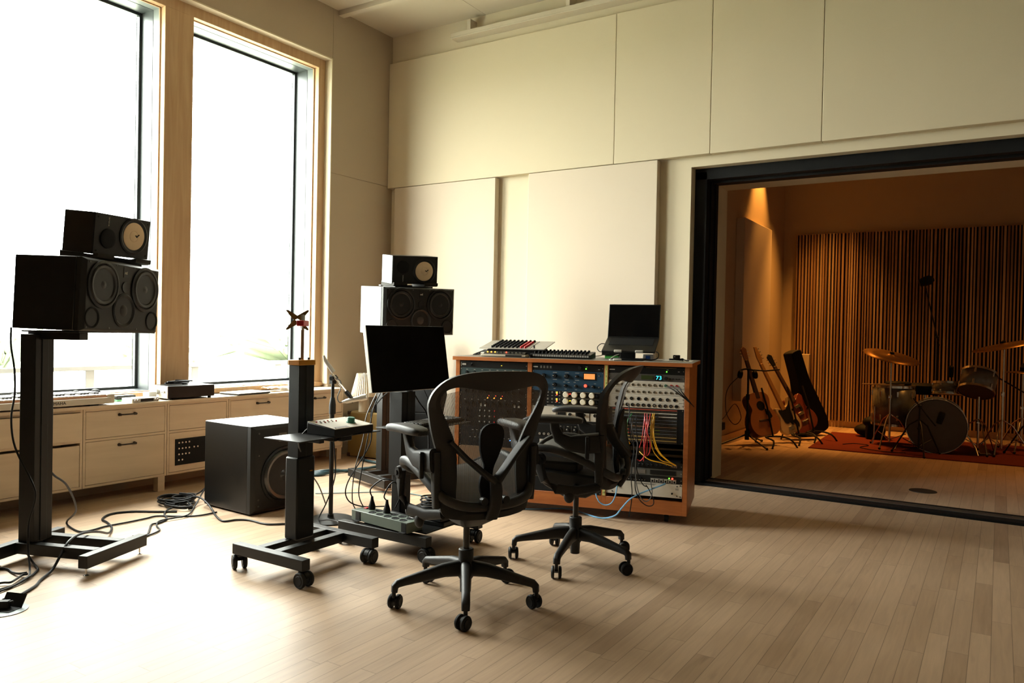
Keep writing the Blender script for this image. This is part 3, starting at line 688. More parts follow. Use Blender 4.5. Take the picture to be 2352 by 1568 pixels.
# controller on the first tray
t = thing('monitor_controller', 'black sloping box with white top and big green knob on the tray', 'controller', (-2.78, 2.80, .6725), R(2))
m = MB().prism([(-.10, 0), (.085, 0), (.085, .034), (-.10, .058)], -.145, .135, Matrix(((1, 0, 0, 0), (0, 0, 1, 0), (0, 1, 0, 0), (0, 0, 0, 1))))
m.obj('case', BLACK2, t, bev=.003)
tp = MB().box(-.093, .093, -.143, .133, 0, .003).obj('top_panel', OFFW, t, bev=.001, loc=(-.0075, 0, .0468), rot=(0, math.atan2(.024, .185), 0))
MB().lathe([(.024, 0), (.024, .004), (.019, .005), (.019, .026), (.0165, .028), (0, .028)], (.02, .045, .003), seg=20).obj('knob', GREENKNOB, tp)
for i in range(10):
    MB().cyl((-.055+.02*(i % 2), -.12+i*.013, .003), (-.055+.02*(i % 2), -.12+i*.013, .008), .004, seg=8).obj('button', RED if i % 3 == 0 else GREYMET, tp)
for y in (-.13, .12):
    for x in (-.083, .083): MB().cyl((x, y, .003), (x, y, .005), .004, seg=8).obj('screw', CHROME, tp)
MB().box(.06, .085, -.12, -.03, .0031, .0035).obj('legend', mat('grey_print2', (.25, .22, .2), .6), tp)
# computer keyboard on the second tray
t = thing('computer_keyboard', 'black computer keyboard on the tray behind the chair armrest', 'keyboard', (-2.68, 3.40, .6725), R(3))
MB().box(-.07, .07, -.2, .22, 0, .014).obj('case', BLACK2, t, bev=.003)
m = MB()
for r_ in range(5):
    for c_ in range(20): m.box(.055-r_*.025-.0105, .055-r_*.025+.0105, -.19+c_*.0203, -.19+c_*.0203+.0175, .014, .021)
m.obj('keys', mat('key_black', (.022, .021, .02), .5), t, bev=.002, seg=1)
MB().box(-.02, .03, .05, .11, .0212, .0218).obj('sticker', WHITE, t)
# microphone on its stand
t = thing('microphone_stand', 'black microphone stand with round base between subwoofer and screen', 'stand', (-3.49, 3.425, 0))
MB().lathe([(0, 0), (.145, 0), (.145, .008), (.13, .014), (.02, .02), (.018, .04), (0, .04)], seg=40).obj('base', BLACK, t)
MB().cyl((0, 0, .03), (0, 0, .50), .0135).obj('lower_tube', BLACK2, t)
MB().cyl((0, 0, .50), (0, 0, .54), .018).obj('collar', GREYMET, t)
MB().cyl((0, 0, .53), (0, 0, .70), .0125).obj('upper_tube', BLACK2, t)
MB().cyl((-.0075, -.0085, .54), (-.0075, -.0085, .69), .0065, seg=8).obj('chrome_tube', CHROME, t)
MB().box(-.012, -.004, -.0165, -.0125, .575, .60).obj('red_band', RED, t)
MB().lathe([(.012, .66), (.021, .665), (.021, .72), (.018, .74), (.013, .765), (0, .765)], seg=20).obj('clutch', RUBBER, t)
MB().cyl((0, 0, .76), (0, 0, .885), .010).box(-.013, .013, -.018, .018, .85, .905).cyl((.015, -.03, .885), (.0, .03, .885), .013).obj('swivel', BLACK2, t)
bx = V((.844, .537, 0)); 
def bp(a, z, off=0): return bx*a+V((.537, -.844, 0))*off+V((0, 0, z))
MB().tube([bp(-.005, .915, .02), bp(.095, .795, .02)], .0075).obj('boom', CHROME, t)
MB().sweep([bp(-.055, 1.025, .02), bp(-.045, .995, .02), bp(.008, .925, .02)], [(.02, .012), (.036, .02), (.038, .026)], upd=(.5, .3, .8)).obj('counterweight', GREYMET, t)
MB().tube([bp(.085, .807, .02), bp(.105, .785, .02), bp(.118, .768, .02)], [.013, .015, .011], 12).obj('clip_joint', BLACK2, t)
t = thing('microphone', 'slim silver microphone pointing right at the end of the boom', 'microphone', (-3.49+.844*.12+.537*.02, 3.425+.537*.12-.844*.02, .755))
ax = V((.844*.93, .537*.93, .0)); a0 = -ax*.06+V((0, 0, -.016)); a1 = ax*.10+V((0, 0, .020)); dv = (a1-a0)
MB().tube([a0, a0+dv*.12, a0+dv*.16, a0+dv*.75, a0+dv*.76, a0+dv], [.007, .011, .014, .016, .0195, .0195], 20).obj('body', mat('nickel', (.55, .52, .46), .3, .7), t)
MB().lathe([(.0195, 0), (.018, .004), (0, .005)], tuple(a1), tuple(dv.normalized()), 20).obj('capsule_grille', GREYMET, t)
MB().tube([a0+dv*.42+V((0, 0, .02)), a0+dv*.42+V((0, 0, -.018))], .004).obj('clip', BLACK2, t)
cable('microphone_cable', [V(t.location)+a0, V(t.location)+a0-ax*.02, V((-3.49, 3.425, 0))+bp(.035, .77, .02), V((-3.49, 3.425, 0))+bp(.055, .83, .02), V((-3.49, 3.425, 0))+bp(.05, .87, .02), V((-3.49, 3.425, 0))+bp(.02, .89, .035)], .0035, GREYC, 'thin grey cable looping from the silver microphone to its boom')
# pleated lamp on a tan amplifier case
t = thing('guitar_amplifier', 'tan covered amplifier case on the floor at the end of the cabinets', 'amplifier', (-5.10, 5.20, 0), R(8))
MB().box(0, .52, 0, .22, .01, .425).obj('case', mat('tan_tolex', (.22, .14, .038), .8, bump=.4, bscale=500), t, bev=.012)
for x, z in ((0, .01), (.49, .01), (0, .395), (.49, .395)): MB().box(x-.003, x+.033, -.004, .03, z-.001, z+.034).obj('corner', mat('brown_corner', (.05, .025, .012), .5), t, bev=.006)
t = thing('table_lamp', 'white table lamp with pleated shade standing on the tan case', 'lamp', (-4.965, 5.27, .425))
MB().lathe([(0, 0), (.048, 0), (.047, .13), (.045, .16), (.02, .165), (.008, .17), (.008, .36), (0, .36)], seg=32).obj('lamp_base', CREAM, t)
n = 36; L = []
for z, r in ((.145, .118), (.25, .092), (.355, .066)):
    L.append([((r+(.004 if k % 2 else -.004))*math.cos(2*PI*k/(2*n)), (r+(.004 if k % 2 else -.004))*math.sin(2*PI*k/(2*n)), z) for k in range(2*n)])
MB().rings(L, cap=False).obj('lamp_shade', CREAM, t, smooth=False, solid=.002)
t = thing('black_case', 'small black box lying on the tan case behind the lamp', 'box', (-4.74, 5.33, .425), R(10)); MB().box(-.11, .17, -.04, .10, 0, .13).obj('case', BLACKM, t, bev=.01)
MB().tube([(-.06, -.05, .03), (0, -.06, .038), (.06, -.05, .03)], .007).obj('handle', mat('brown_leather', (.05, .03, .02), .6), t)
t = thing('gig_bag', 'tall black soft case standing in the corner behind the screen', 'case', (-4.42, 5.52, 0), R(20))
m = MB().sweep([(0, 0, .43), (0, .02, .6), (0, .05, .8), (0, .08, 1.0), (0, .1, 1.12)], [(.30, .12), (.36, .13), (.28, .11), (.16, .09), (.1, .05)], upd=(0, 1, 0), n=5); m.sweep([(0, 0, .0), (0, .0, .44)], [(.26, .11), (.30, .12)], upd=(0, 1, 0), n=5)
m.obj('bag', BLACKM, t, bev=.01)
# wall outlet behind the screen
t = thing('wall_outlet', 'steel wall outlet plate low on the beige wall panel, right of the screen', 'outlet', (-4.66, 5.838, .53))
MB().box(-.055, .055, -.008, .002, -.075, .075).obj('plate', GREYMET, t, bev=.003)
for z in (-.035, .035): MB().cyl((0, -.012, z), (0, -.006, z), .022).obj('socket', OFFW, t)
# ------------------------------------------------------------------ office chairs
BMESH = meshmat('back_weave', (.12, .095, .068), .0042, 1, .50)
SMESH = meshmat('seat_weave', (.07, .065, .058), .0042, 1, .12)
def lerp(tab, z):
    for (a, x), (b, y) in zip(tab, tab[1:]):
        if z <= b: return x+(y-x)*max(0, (z-a))/(b-a)
    return tab[-1][1]
XB = [(.40, -.20), (.55, -.19), (.66, -.185), (.80, -.21), (.90, -.24), (1.0, -.295), (1.05, -.33)]
def bk(y, z, off=0): return V((lerp(XB, z)+.055*(abs(y)/.27)**2+off, y, z))
SZ = [(-.25, .49), (-.2, .515), (-.1, .56), (0, .60), (.1, .617), (.2, .607), (.25, .578), (.28, .545)]
def seatp(x, y, off=0): return V((x, y, lerp(SZ, x)+.03*(abs(y)/.22)**2-.03+off))
def chair(loc, face, label, legang):
    t = thing('office_chair', label, 'chair', loc, face, 'mesh office chairs')
    # star base
    MB().lathe([(.024, .045), (.026, .10), (.040, .12), (.044, .165), (.033, .185), (.033, .232), (.029, .236), (.0, .236)], seg=28).obj('hub', CHAIR, t)
    for k in range(5):
        a = legang-face+k*2*PI/5
        lg = MB().sweep([(.03, 0, .150), (.10, 0, .148), (.20, 0, .130), (.275, 0, .116), (.305, 0, .110), (.318, 0, .098), (.320, 0, .075)],
                        [(.046, .070), (.042, .060), (.038, .046), (.036, .036), (.036, .034), (.036, .03), (.034, .026)], upd=[(0, 0, 1)]*4+[(.3, 0, 1), (.8, 0, .5), (1, 0, .05)], n=5).obj('base_leg', CHAIR, t, rot=(0, 0, a))
        c = MB().cyl((0, 0, .05), (0, 0, .082), .009, seg=10)
        hood = [(.024*math.cos(R(25+i*13))-.014, .024*math.sin(R(25+i*13))+.031) for i in range(11)]
        c.rings([[(q, yy, z) for q, z in hood+[(-.03, .03), (-.014, .027)]] for yy in (-.009, .009)])
        c = c.obj('caster', BLACK2, lg, loc=(.322, 0, 0), rot=(0, 0, [.9, 2.4, -.6, 1.7, .3][k]))
        for s_ in (-1, 1):
            MB().lathe([(0, s_*.024), (.018, s_*.026), (.019, s_*.023), (.026, s_*.025), (.031, s_*.019), (.031, s_*.011), (0, s_*.009)], (-.014, 0, .031), (0, 1, 0), 24).obj('wheel', RUBBER, c)
    MB().cyl((0, 0, .2), (0, 0, .36), .0145, seg=20).obj('gas_lift', STEEL if False else mat('dark_steel', (.05, .047, .042), .35, .7), t)
    m = MB().rings([[(-.06, -.05, .345), (.06, -.05, .345), (.06, .05, .345), (-.06, .05, .345)], [(-.15, -.10, .40), (.16, -.09, .41), (.16, .09, .41), (-.15, .10, .40)], [(-.17, -.11, .47), (.17, -.1, .49), (.17, .1, .49), (-.17, .11, .47)]])
    m.box(-.02, .24, -.075, .075, .445, .53)
    m.obj('tilt_mechanism', CHAIR, t, bev=.012)
    # seat
    ring = []
    for x, y in [(.262, 0), (.262, .10), (.255, .16), (.235, .205), (.18, .232), (.08, .243), (-.04, .238), (-.14, .222), (-.2, .195), (-.225, .14), (-.23, .06)]: ring.append((x, y))
    full = ring+[(x, -y) for x, y in ring[::-1] if y > 0]
    pts = crom([seatp(x, y) for x, y in full], 4, True)
    MB().sweep(pts, [(.034, .040)]*len(pts), close=True, n=4).obj('seat_frame', CHAIR2, t)
    rows = []
    for i in range(15):
        x = -.222+i*(.474/14); hw = .224 if -.12 < x < .17 else (.224-(.0+abs(x-.17 if x > 0 else x+.12))*(.9 if x > 0 else .5))
        rows.append([seatp(x, hw*(-1+j/8), .004-.012*(1-(j/8-1)**2)) for j in range(17)])
    MB().grid(rows).obj('seat_mesh', SMESH, t)
    # backrest: frame between two outlines
    outer = [(0, 1.037), (.13, 1.032), (.215, 1.008), (.262, .96), (.275, .90), (.262, .83), (.240, .75), (.218, .68), (.208, .60), (.207, .52), (.205, .46), (.180, .428), (.10, .415), (0, .412)]
    inner = [(0, .950), (.11, .962), (.18, .970), (.226, .95), (.234, .905), (.208, .845), (.172, .775), (.146, .70), (.140, .60), (.144, .53), (.143, .49), (.126, .470), (.07, .464), (0, .463)]
    def loop(P): return P+[(-y, z) for y, z in P[-2:0:-1]]
    O = crom([V((y, z, 0)) for y, z in loop(outer)], 4, True); I = crom([V((y, z, 0)) for y, z in loop(inner)], 4, True)
    m = MB(); L = []
    for o_, i_ in zip(O, I):
        mid = (o_+i_)/2
        L.append([bk(o_.x, o_.y, .010), bk(o_.x*1.008, o_.y, -.012), bk(mid.x, mid.y, -.020), bk(i_.x, i_.y, -.010), bk(i_.x, i_.y, .004), bk(mid.x, mid.y, .012)])
    m.rings(L, cap=False, close=True).obj('backrest_frame', CHAIR, t)
    rows = []
    for i in range(25):
        z = .455+i*(.525/24)
        tab = sorted([(zz, yy) for yy, zz in inner[1:13]]); hw = lerp(tab, z)+.008
        if z > .967: hw = .20
        rows.append([bk(hw*(-1+j/7), z if not (z > .957) else z-.0, -.002) for j in range(15)])
    MB().grid(rows).obj('backrest_mesh', BMESH, t)
    # rear yoke and lumbar pad
    m = MB()
    for s_ in (-1, 1): m.sweep([bk(s_*.185, .745, -.022), bk(s_*.11, .67, -.034), bk(s_*.045, .612, -.055), bk(0, .575, -.07)], [(.018, .062), (.018, .056), (.022, .056), (.028, .06)], upd=(1, 0, 0), n=4)
    m.sweep([bk(0, .60, -.068), bk(0, .54, -.078), bk(0, .48, -.07), bk(0, .42, -.03)], [(.05, .024), (.054, .026), (.054, .026), (.056, .024)], upd=(1, 0, 0), n=4)
    m.obj('yoke', CHAIR, t)
    pad = [(.045, .80), (.058, .77), (.05, .70), (.03, .64), (.042, .60), (.05, .55), (.03, .49), (-.005, .485), (-.01, .56), (-.012, .62), (-.035, .67), (-.052, .73), (-.05, .785), (-.02, .812), (.02, .815)]
    P = crom([V((y, z, 0)) for y, z in pad], 3, True)
    MB().rings([[bk(p.x, p.y, -.012) for p in P], [bk(p.x, p.y, -.030) for p in P]]).obj('lumbar_pad', BLACKM, t, bev=.003)
    for s_ in (-1, 1):
        MB().cyl(bk(s_*.05, .50, -.05), bk(s_*.05, .50, -.075), .016, seg=14).obj('lumbar_knob', BLACK2, t)
        # arm: bracket on the back frame, curved post, pad
        y = s_*.235
        MB().sweep([(-.17, y, .665), (-.09, y+s_*.01, .655), (-.02, y+s_*.02, .655), (.03, y+s_*.025, .68), (.05, y+s_*.028, .725), (.055, y+s_*.028, .765)],
                   [(.05, .10), (.042, .095), (.036, .075), (.032, .06), (.032, .05), (.05, .045)], upd=[(0, 0, 1), (0, 0, 1), (-.2, 0, 1), (-.6, 0, .6), (-1, 0, .2), (-1, 0, 0)], n=4).obj('arm_post', CHAIR, t)
        ap = MB().sweep([(-.12, 0, .766), (-.10, 0, .770), (0, 0, .773), (.10, 0, .772), (.155, 0, .764), (.178, 0, .757), (.186, 0, .752)], [(.05, .022), (.084, .034), (.094, .038), (.094, .036), (.08, .034), (.05, .026), (.02, .012)], n=5).obj('arm_pad', CHAIR2, t, sub=1)
        ap.location = (.03, y+s_*.03, 0); ap.rotation_euler.z = s_*R(6)
        MB().box(-.125, -.105, y+s_*.026, y+s_*.045, .585, .695).obj('arm_lever', BLACK2, t, bev=.005)
        MB().sweep([(.12, s_*.262, .585), (.125, s_*.266, .53), (.10, s_*.266, .465), (.04, s_*.255, .425), (-.06, s_*.225, .42), (-.16, s_*.19, .44)], [(.026, .05), (.028, .05), (.028, .05), (.03, .05), (.03, .046), (.03, .04)], upd=[(1, 0, 0), (1, 0, .2), (.7, 0, .7), (0, 0, 1), (0, 0, 1), (0, 0, 1)], n=4).obj('tilt_link', CHAIR, t)
        MB().cyl((.12, s_*.272, .572), (.12, s_*.286, .572), .030, .026, 24).cyl((.12, s_*.286, .572), (.12, s_*.292, .572), .012, seg=14).obj('pivot_cap', BLACK2, t)
        MB().sweep([(-.165, s_*.228, .70), (-.165, s_*.228, .60), (-.165, s_*.222, .47)], [(.03, .05), (.03, .05), (.03, .04)], upd=(1, 0, 0)).obj('arm_track', CHAIR, t)
    MB().tube([(-.02, .10, .415), (-.02, .2, .405), (-.02, .225, .395)], .014, 12).sph((-.02, .235, .39), .034, (.8, .6, 1)).obj('tension_knob', CHAIR, t)
    MB().tube([(.06, -.10, .42), (.06, -.19, .412)], .010, 10).lathe([(.0, -.02), (.028, -.018), (.03, 0), (.028, .018), (0, .02)], (.06, -.20, .41), (0, 1, 0), 18).obj('height_knob', CHAIR, t)
    return t
chair((-1.971, 2.757, 0), R(152), 'black mesh office chair in front, seen from behind its backrest', R(-126))
chair((-1.853, 3.571, 0), R(194), 'black mesh office chair by the gear desk, seen from its side', R(-6.4))

# ------------------------------------------------------------------ gear desk
RO, RY = V((-3.15, 4.242, 0)), .257
RXv, RNv = V((math.cos(RY), math.sin(RY), 0)), V((-math.sin(RY), math.cos(RY), 0))
def rw(x, y, z): return RO+RXv*x+RNv*y+V((0, 0, z))
dk = thing('gear_desk', 'cherry wood rack desk with three bays of studio gear', 'desk', RO, RY)
MB().box(-.018, 1.59, -.02, .66, .996, 1.021).obj('tabletop', CHERRY, dk, bev=.002)
MB().box(-.0175, 1.5895, -.0195, .6595, 1.021, 1.0215).obj('top_laminate', TOPLAM, dk, smooth=False)
for x0, x1 in ((0, .030), (.515, .545), (1.030, 1.0585), (1.543, 1.572)):
    MB().box(x0, x1, 0, .62, .06, .996).obj('upright', CHERRY, dk, bev=.001, seg=1)
m = MB()
for x0, x1 in ((.03, .515), (.545, 1.03), (1.0585, 1.543)): m.box(x0, x1, .0, .62, .06, .146)
m.obj('plinth', CHERRY, dk, bev=.001, seg=1)
MB().box(.03, 1.543, .60, .612, .146, .996).obj('back_panel', BLACKM, dk)
for x, y in ((.12, .08), (1.44, .08), (.12, .55), (1.44, .55)):
    MB().cyl((x-.012, y, .028), (x+.012, y, .028), .028, seg=16).box(x-.02, x+.02, y-.02, y+.02, .05, .062).obj('caster', RUBBER, dk)
YT = mat('yellow_tape', (.52, .53, .17), .7)
tp = MB().box(1.0365, 1.0535, -.0012, 0, .15, .992).obj('tape', YT, dk, smooth=False)
INK = mat('pen_ink', (.05, .05, .03), .7)
m = MB()
for k in range(19): m.box(1.0375, 1.0525, -.0015, -.0011, .984-(k+1)*.0443, .985-(k+1)*.0443)
m.obj('tick_marks', INK, tp, smooth=False)
for k in range(19): text('number', str(k+1), .017, INK, tp, (1.045, -.0014, .987-(k+.5)*.0443), (R(90), 0, 0))
BAY = (.0315, .5465, 1.0595); GW = .482; U = .0443
FACES = {}
KN = {}
def gear(name, label, cat, bay, ztop, nu, face, depth=.30, face_m=None):
    h = nu*U
    t = thing(name, label, cat, rw(BAY[bay], .004, ztop-h), RY, 'rack gear')
    MB().box(.018, GW-.018, .004, depth, .001, h-.001).obj('case', BLACKM, t)
    MB().box(.001, GW-.001, 0, .004, .0005, h-.0005).obj('face_panel', face, t, bev=.0006, seg=1)
    for x in (.008, GW-.008):
        for z in ((.008, h-.008) if nu > 1 else (h/2,)):
            put(t, 'screw', x, z, .0035, STEEL, .002)
    return t
def put(t, nm, x, z, r, m, d=.012, y=0):
    """a round front-panel part: knob, jack, lamp or screw"""
    k = (nm, round(r, 4), m.name, d)
    if k not in KN:
        if nm == 'jack': o = MB().lathe([(r, 0), (r, .003), (r*.62, .003), (r*.55, -.0005), (0, -.0005)], (0, 0, 0), (0, -1, 0), 14).obj(nm, m, t)
        elif nm == 'knob': o = MB().lathe([(r, 0), (r*.96, d*.5), (r*.82, d), (0, d)], (0, 0, 0), (0, -1, 0), 14).obj(nm, m, t)
        else: o = MB().lathe([(r, 0), (r*.8, d), (0, d*1.05)], (0, 0, 0), (0, -1, 0), 10).obj(nm, m, t)
        KN[k] = o
    else:
        o = KN[k].copy(); COL.objects.link(o); o.parent = t
    o.location = (x, y, z)
    return o
def plate(t, nm, x0, x1, z0, z1, m, d=.002): return MB().box(x0, x1, -d, .001, z0, z1).obj(nm, m, t, smooth=False)
PRINT = mat('white_print', (.42, .40, .35), .6)
DPRINT = mat('dim_print', (.12, .115, .10), .6)
def legends(t, L, w=.012, h=.003, m=None):
    b = MB()
    for x, z in L: b.box(x-w/2, x+w/2, -.0006, .0005, z-h/2, z+h/2)
    b.obj('legend', m or PRINT, t, smooth=False)
# bay one, mostly seen through the chair mesh
g = gear('power_conditioner', 'black rack unit with white label and knob, top left of the gear desk', 'rack unit', 0, .990, 1, BLACK2)
plate(g, 'label', .014, .042, .017, .028, PRINT); plate(g, 'side_strip', .006, .009, .008, .036, PRINT); put(g, 'knob', .078, .022, .011, BLACKM); put(g, 'lamp', .086, .03, .003, GREYMET); put(g, 'lamp', .30, .02, .002, LYEL)  # includes a narrow pale strip at the left edge
g = gear('equaliser', 'dark teal rack equaliser second from the top in the left bay', 'rack unit', 0, .990-U, 2, mat('dark_teal', (.02, .04, .04), .45))
for i in range(8): put(g, 'knob', .05+i*.055, .058, .009, BLACK2); put(g, 'knob', .05+i*.055, .022, .009, BLACK2)
legends(g, [(.05+i*.055, .076) for i in range(8)])
g = gear('channel_strip', 'black rack strip with knob row and red lamp, seen through the chair mesh', 'rack unit', 0, .990-3*U, 2, BLACK2)
for i in range(9): put(g, 'knob', .04+i*.048, .062, .009, GREYMET); put(g, 'knob', .04+i*.048, .022, .009, BLACKM)
put(g, 'lamp', .15, .078, .003, LRED); legends(g, [(.04+i*.048, .042) for i in range(9)])
g = gear('compressor', 'black rack compressor with orange lit buttons, behind the front chair backrest', 'rack unit', 0, .990-5*U, 2, BLACK2)
for i in range(9): put(g, 'knob', .04+i*.048, .03, .010, BLACKM)
for i in (3, 4, 5): put(g, 'lamp', .06+i*.048, .064, .0045, LORANGE); put(g, 'lamp', .07+i*.048, .08, .0025, LRED)
for x in (.15, .18, .39, .42): plate(g, 'meter', x, x+.012, .006, .026, PRINT)
legends(g, [(.04+i*.048, .05) for i in range(9)])
g = gear('mic_preamp', 'black rack preamp with rows of small buttons, left bay behind the chair', 'rack unit', 0, .990-7*U, 3, BLACK2)
for r_ in range(3):
    for i in range(4): put(g, 'button', .15+i*.035, .11-r_*.038, .006, RED if i == 3 else GREYMET, .006)
    put(g, 'knob', .05, .11-r_*.038, .010, BLACKM); put(g, 'knob', .34, .11-r_*.038, .010, BLACKM); put(g, 'knob', .40, .11-r_*.038, .010, BLACKM)
g = gear('clock_unit', 'slim black rack unit with bright blue lamp, left bay behind the chair', 'rack unit', 0, .990-10*U, 1, BLACKM); put(g, 'lamp', .40, .022, .0035, LBLUE); legends(g, [(.1+i*.03, .02) for i in range(8)])
g = gear('converter', 'black rack unit with small blue lamp low in the left bay', 'rack unit', 0, .990-11*U, 2, BLACKM); put(g, 'lamp', .37, .05, .0025, LBLUE); legends(g, [(.08+i*.035, .06) for i in range(10)])
g = gear('blank_panel', 'blank brown panel at the bottom of the left rack bay', 'panel', 0, .990-13*U, 6, mat('brown_blank', (.16, .09, .045), .6))
# bay two
g = gear('power_conditioner', 'black rack unit with green lamp above the blue compressor', 'rack unit', 1, .990, 1, BLACK2)
plate(g, 'label', .012, .038, .018, .026, PRINT); put(g, 'knob', .325, .024, .013, BLACKM); put(g, 'lamp', .365, .018, .004, LGREEN); legends(g, [(.368, .03), (.45, .016)]); legends(g, [(.06+i*.022, .022) for i in range(4)], .012, .016, DPRINT)
g = gear('compressor', 'blue rack compressor with glowing orange meter and red lamp', 'rack unit', 1, .990-U, 3, BLUEFACE)
for x, z, r in ((.155, .098, .015), (.235, .098, .016), (.305, .098, .011), (.155, .04, .015), (.23, .036, .011), (.30, .036, .011), (.415, .036, .011), (.08, .098, .015), (.08, .04, .015)):
    k_ = put(g, 'knob', x, z, r, BLACKM, .016); plate(g, 'pointer', x-r*.8, x-r*.2, z+.001, z+.004, PRINT, .017)
legends(g, [(x+d_, z) for x in (.155, .235, .305) for z in (.074, .121) for d_ in (-.006, .008)]+[(.23, .014), (.30, .012), (.22, .060), (.25, .058), (.29, .06), (.425, .056), (.155, .014), (.08, .014)], .014, .0028)
plate(g, 'meter_bezel', .346, .430, .078, .125, BLACK2, .003); plate(g, 'meter', .352, .424, .084, .119, LMETER, .004)
put(g, 'lamp', .362, .040, .0105, LRED, .008)
for x, z in ((.452, .108), (.452, .034)): put(g, 'screw', x, z, .005, STEEL, .003)
for k, zt in enumerate((.990-4*U, .990-5*U)):
    g = gear('channel_strip', ('upper' if k == 0 else 'lower')+' black channel strip with cream knobs under the blue compressor', 'rack unit', 1, zt, 1, BLACK2)
    for i in range(4): put(g, 'knob', .232+i*.058, .022, .020, CREAM, .016)
    plate(g, 'outline', .205, .46, .040, .0412, PRINT); plate(g, 'outline', .205, .46, .003, .0042, PRINT)
    put(g, 'lamp', .262, .027, .0035, LRED if k == 0 else LYEL)
    for i in range(3): plate(g, 'meter_segment', .168, .176, .016+i*.008, .0225+i*.008, (LRED, LORANGE, LYEL)[i])
    legends(g, [(x, z) for x in (.14, .165, .19, .11, .08) for z in (.012, .03, .037)], .010, .003)
    put(g, 'knob', .44, .022, .009, BLACKM); put(g, 'knob', .05, .022, .012, BLACKM)
g = gear('label_strip', 'narrow black strip with pale lettering between channel strips and white modules', 'rack unit', 1, .990-6*U, .33, BLACKM); legends(g, [(.13, .006)], .05, .004); legends(g, [(.20, .006)], .08, .002, mat('blue_print', (.05, .12, .18), .5))
g = gear('module_rack', 'white faced module rack with black knobs, behind the second chair armrest', 'rack unit', 1, .990-6.33*U, 2, OFFW)
for x in (.262, .31, .357): put(g, 'knob', x, .04, .0105, BLACKM); put(g, 'knob', x, .072, .008, BLACKM)
plate(g, 'display', .178, .235, .012, .086, BLACK2); plate(g, 'display_text', .186, .212, .055, .062, LCYAN, .0025); plate(g, 'display_text', .214, .228, .057, .066, LRED, .0025)
plate(g, 'divider', .392, .396, .002, .086, BLACKM); put(g, 'jack', .43, .04, .011, BLACKM); put(g, 'jack', .43, .07, .009, BLACKM); plate(g, 'divider', .168, .171, .002, .086, BLACKM)
g = gear('patch_unit', 'slim black rack unit with two white lamps, middle bay', 'rack unit', 1, .990-8.33*U, .67, BLACKM); put(g, 'lamp', .16, .015, .003, LYEL); put(g, 'lamp', .18, .015, .0035, PRINT); put(g, 'lamp', .33, .012, .003, PRINT)
g = gear('preamp', 'black rack preamp with white pointer knobs, seen above the second chair seat', 'rack unit', 1, .990-9*U, 2, BLACK2)
for i in range(6): put(g, 'knob', .20+i*.05, .055, .013, BLACKM, .012); plate(g, 'pointer', .193+i*.05, .199+i*.05, .056, .064, PRINT, .013); plate(g, 'divider', .175+i*.05, .1765+i*.05, .006, .082, DPRINT)
for i in range(3): put(g, 'jack', .06+i*.03, .022, .008, GREYMET)
legends(g, [(.20+i*.05, .078) for i in range(6)]+[(.25, .012), (.30, .022), (.35, .022)])
g = gear('drive_bay', 'dark open rack shelf with small white box, below the preamp', 'rack unit', 1, .990-11*U, 2, BLACKM); plate(g, 'tag', .20, .235, .05, .066, OFFW); plate(g, 'tag', .06, .09, .04, .075, OFFW)
g = gear('blank_panel', 'blank black panel behind the second chair base', 'panel', 1, .990-13*U, 3, BLACKM)
g = gear('blank_panel', 'second blank black panel at the bottom of the middle bay', 'panel', 1, .990-16*U, 3, BLACKM)
# bay three
z = .989
g = gear('power_conditioner', 'black rack unit with green lamp at the top of the right bay', 'rack unit', 2, z, 1, BLACK2); put(g, 'lamp', .37, .018, .004, LGREEN); legends(g, [(.375, .03), (.445, .02)]); plate(g, 'label', .01, .04, .02, .025, PRINT); plate(g, 'trim_line', .24, .43, .0405, .042, mat('brass_line', (.3, .18, .06), .4), .001); z -= U
g = gear('effects_unit', 'dark grey effects unit with cyan digits 73 and a green display', 'rack unit', 2, z, 1, mat('warm_grey', (.065, .058, .05), .5))
plate(g, 'display', .21, .285, .010, .036, mat('olive_display', (.03, .045, .01), .3)); legends(g, [(.225, .024), (.245, .024), (.26, .024), (.272, .020)], .004, .004)
db = plate(g, 'digit_window', .296, .345, .005, .039, BLACK2); text('digits', '73', .034, LCYAN, db, (.3215, -.0026, .0215), (R(90), 0, 0), sx=1.15)
for x in (.365,): put(g, 'knob', x, .02, .012, BLACKM)
for x in (.392, .41, .43, .447): put(g, 'button', x, .018, .004, BLACKM, .004)
z -= U
JM = mat('jack_nickel', (.20, .17, .12), .4, .6)
for k, (lb, n_, x0, dx, r, jm) in enumerate((('white jack panel, uppermost of four, with coloured cables at its right end', 12, .055, .0345, .0088, JM), ('white jack panel with twelve sockets, second of four', 12, .055, .0345, .0082, JM),
                                         ('white panel with nine black round connectors, third of four', 9, .06, .0455, .0108, BLACKM), ('white panel with twelve black round connectors, lowest of four, above the patch bay', 12, .055, .0345, .0108, BLACKM))):
    g = gear('jack_panel', lb, 'rack unit', 2, z, 1 if k != 3 else .9, OFFW)
    plate(g, 'label_strip', .03, .45, .036, .0415, mat('pale_strip', (.66, .62, .54), .5), .001)
    for i in range(n_): put(g, 'jack', x0+i*dx, .018, r, (GRN, RED, RED)[i-9] if (k == 0 and i > 8) else jm)
    z -= U*(1 if k != 3 else .9)
PB = gear('patch_bay', 'tall patch bay with colour striped rows above hanging red and yellow cables', 'patch bay', 2, z, 5.0, BLACKM, .12)
hh = 5.0*U; cols = [mat('tape_red', (.42, .07, .035), .6), mat('tape_sand', (.38, .34, .22), .6), mat('tape_slate', (.10, .105, .115), .6), mat('tape_slate', (0, 0, 0)), mat('tape_slate', (0, 0, 0)), mat('tape_brown', (.22, .12, .06), .6), mat('tape_slate', (0, 0, 0)), mat('tape_slate', (0, 0, 0)), mat('tape_ochre', (.42, .29, .09), .6), mat('tape_ochre', (0, 0, 0))]
